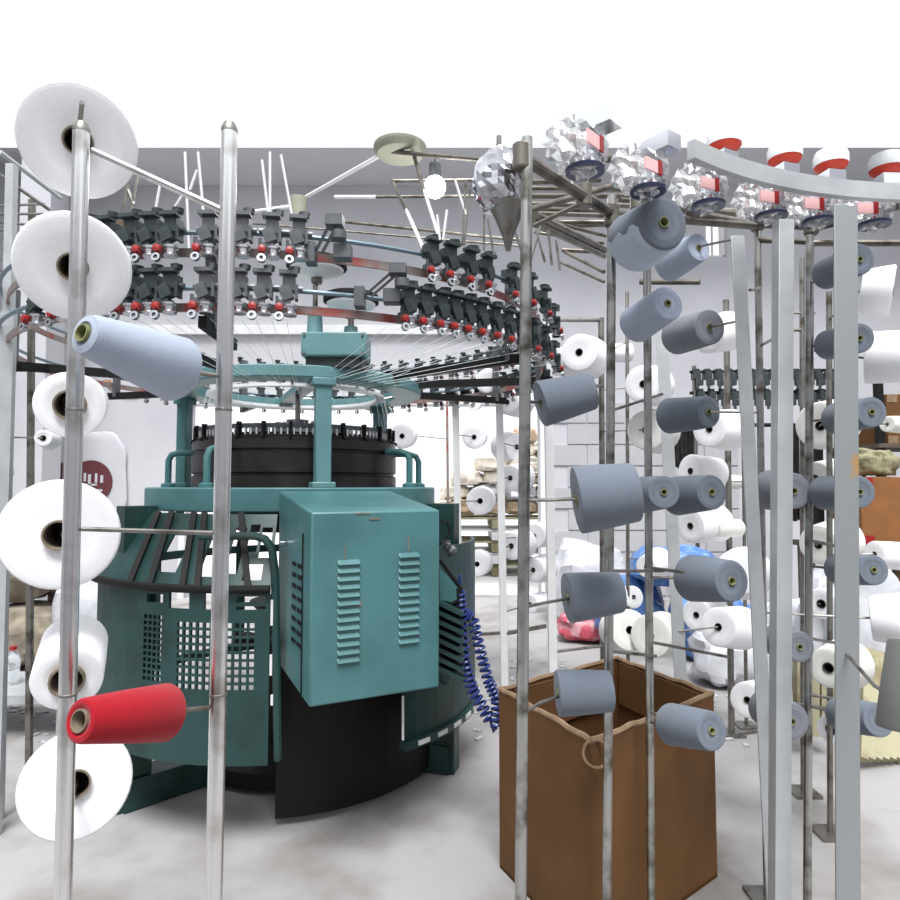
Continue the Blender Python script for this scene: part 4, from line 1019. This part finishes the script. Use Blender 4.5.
MB().lathe([(.0, 0), (.03, 0), (.034, .008), (.034, .06), (.031, .07), (.034, .08), (.034, .12), (.025, .145), (.014, .16), (.014, .168), (.0, .168)], (bb.x, 3.3, bt), n=22).build('bottle_body', 'bottle', wbt)
MB().lathe([(.0, .168), (.017, .168), (.017, .185), (.0, .187)], (bb.x, 3.3, bt), n=18).build('bottle_cap', 'red_plastic', wbt)
# printed sack hung on the wall: emblem with generic strokes
wpz = P(90, 480, WB-.031)
hs = thing('printed_sack', wpz+Vector((0, 0, -.6)), 'flat white sack with a maroon emblem hung on the back wall', 'sack')
MB().blob(wpz, (.40, .03, .52), .08, 2, 3, 30, 16, power=.6).build('sack_cloth', 'wall', hs)
em = MB(); ec = wpz+Vector((.03, -.04, -.02))
em.lathe([(.0, -.004), (.23, -.004), (.23, .004), (.0, .004)], ec, (0, 1, 0), n=30)
em.box(ec+Vector((-.33, 0, .05)), (.05, .008, .3)); em.bar(ec+Vector((.1, 0, -.26)), ec+Vector((.2, 0, -.40)), .06, .008)
em = em.build('emblem', 'maroon_ink', hs, smooth=False)
for i, (x, z, wv, hv) in enumerate(((-.13, .03, .03, .11), (-.06, .05, .025, .09), (-.01, .02, .03, .12), (.06, .04, .025, .1), (.12, .03, .03, .08), (0, -.09, .26, .025), (-.03, -.03, .2, .02))):
    MB().box(ec+Vector((x, -.005, z)), (wv, .006, hv)).build('stroke', 'wall', em, smooth=False)
wl = MB()
for k in range(3):
    wl.path([P(104+k*3, 380, WB-.013), P(112+k*3, 389+k*2, WB-.013), P(124, 394+k, WB-.013), P(136, 394+k, WB-.013), P(148, 390, WB-.013)], .012, 6)
tag(wl.build('wire_loop', 'copper_wire'), 'loops of reddish wire sagging on the back wall under the pale blue cone', 'wire')
# left creel ladder behind the white discs
# column post at the left wall
wp = MB().box((P(35, 500, 6.4).x, 6.4, 2.25), (.3, .3, 4.5)); struct(wp.build('column_left', 'wall', smooth=False))
# floor litter
lit = MB()
for i in range(90):
    px, py = random.choice(((random.uniform(470, 640), random.uniform(655, 745)), (random.uniform(0, 60), random.uniform(690, 748)), (random.uniform(700, 760), random.uniform(640, 745))))
    p = PZ(px, py, .004); a = random.uniform(0, 6.28); s = random.uniform(.015, .05)
    lit.box((p.x, p.y, .004), (s, s*.5, .006), a)
tag(lit.build('floor_litter', mat('lint', (.42, .42, .45), .95, var=.4, vscale=40)), 'grey lint scraps strewn on the concrete floor', 'litter', kind='stuff')

# ------------------------------------------------------------------ light
wd = bpy.data.worlds.new('sky'); scene.world = wd; wd.use_nodes = True
bg = wd.node_tree.nodes['Background']; bg.inputs['Color'].default_value = (.94, .965, 1, 1); bg.inputs['Strength'].default_value = 1.0
sd = bpy.data.lights.new('sun', 'SUN'); sd.energy = 3.7; sd.angle = R(28); so = bpy.data.objects.new('sun', sd); COL.objects.link(so)
so.rotation_euler = Vector((-.02, .45, -.89)).to_track_quat('-Z', 'Y').to_euler()
vs_ = scene.view_settings; vs_.view_transform = 'Standard'; vs_.look = 'None'; vs_.exposure = .5; vs_.gamma = 1; vs_.use_curve_mapping = False
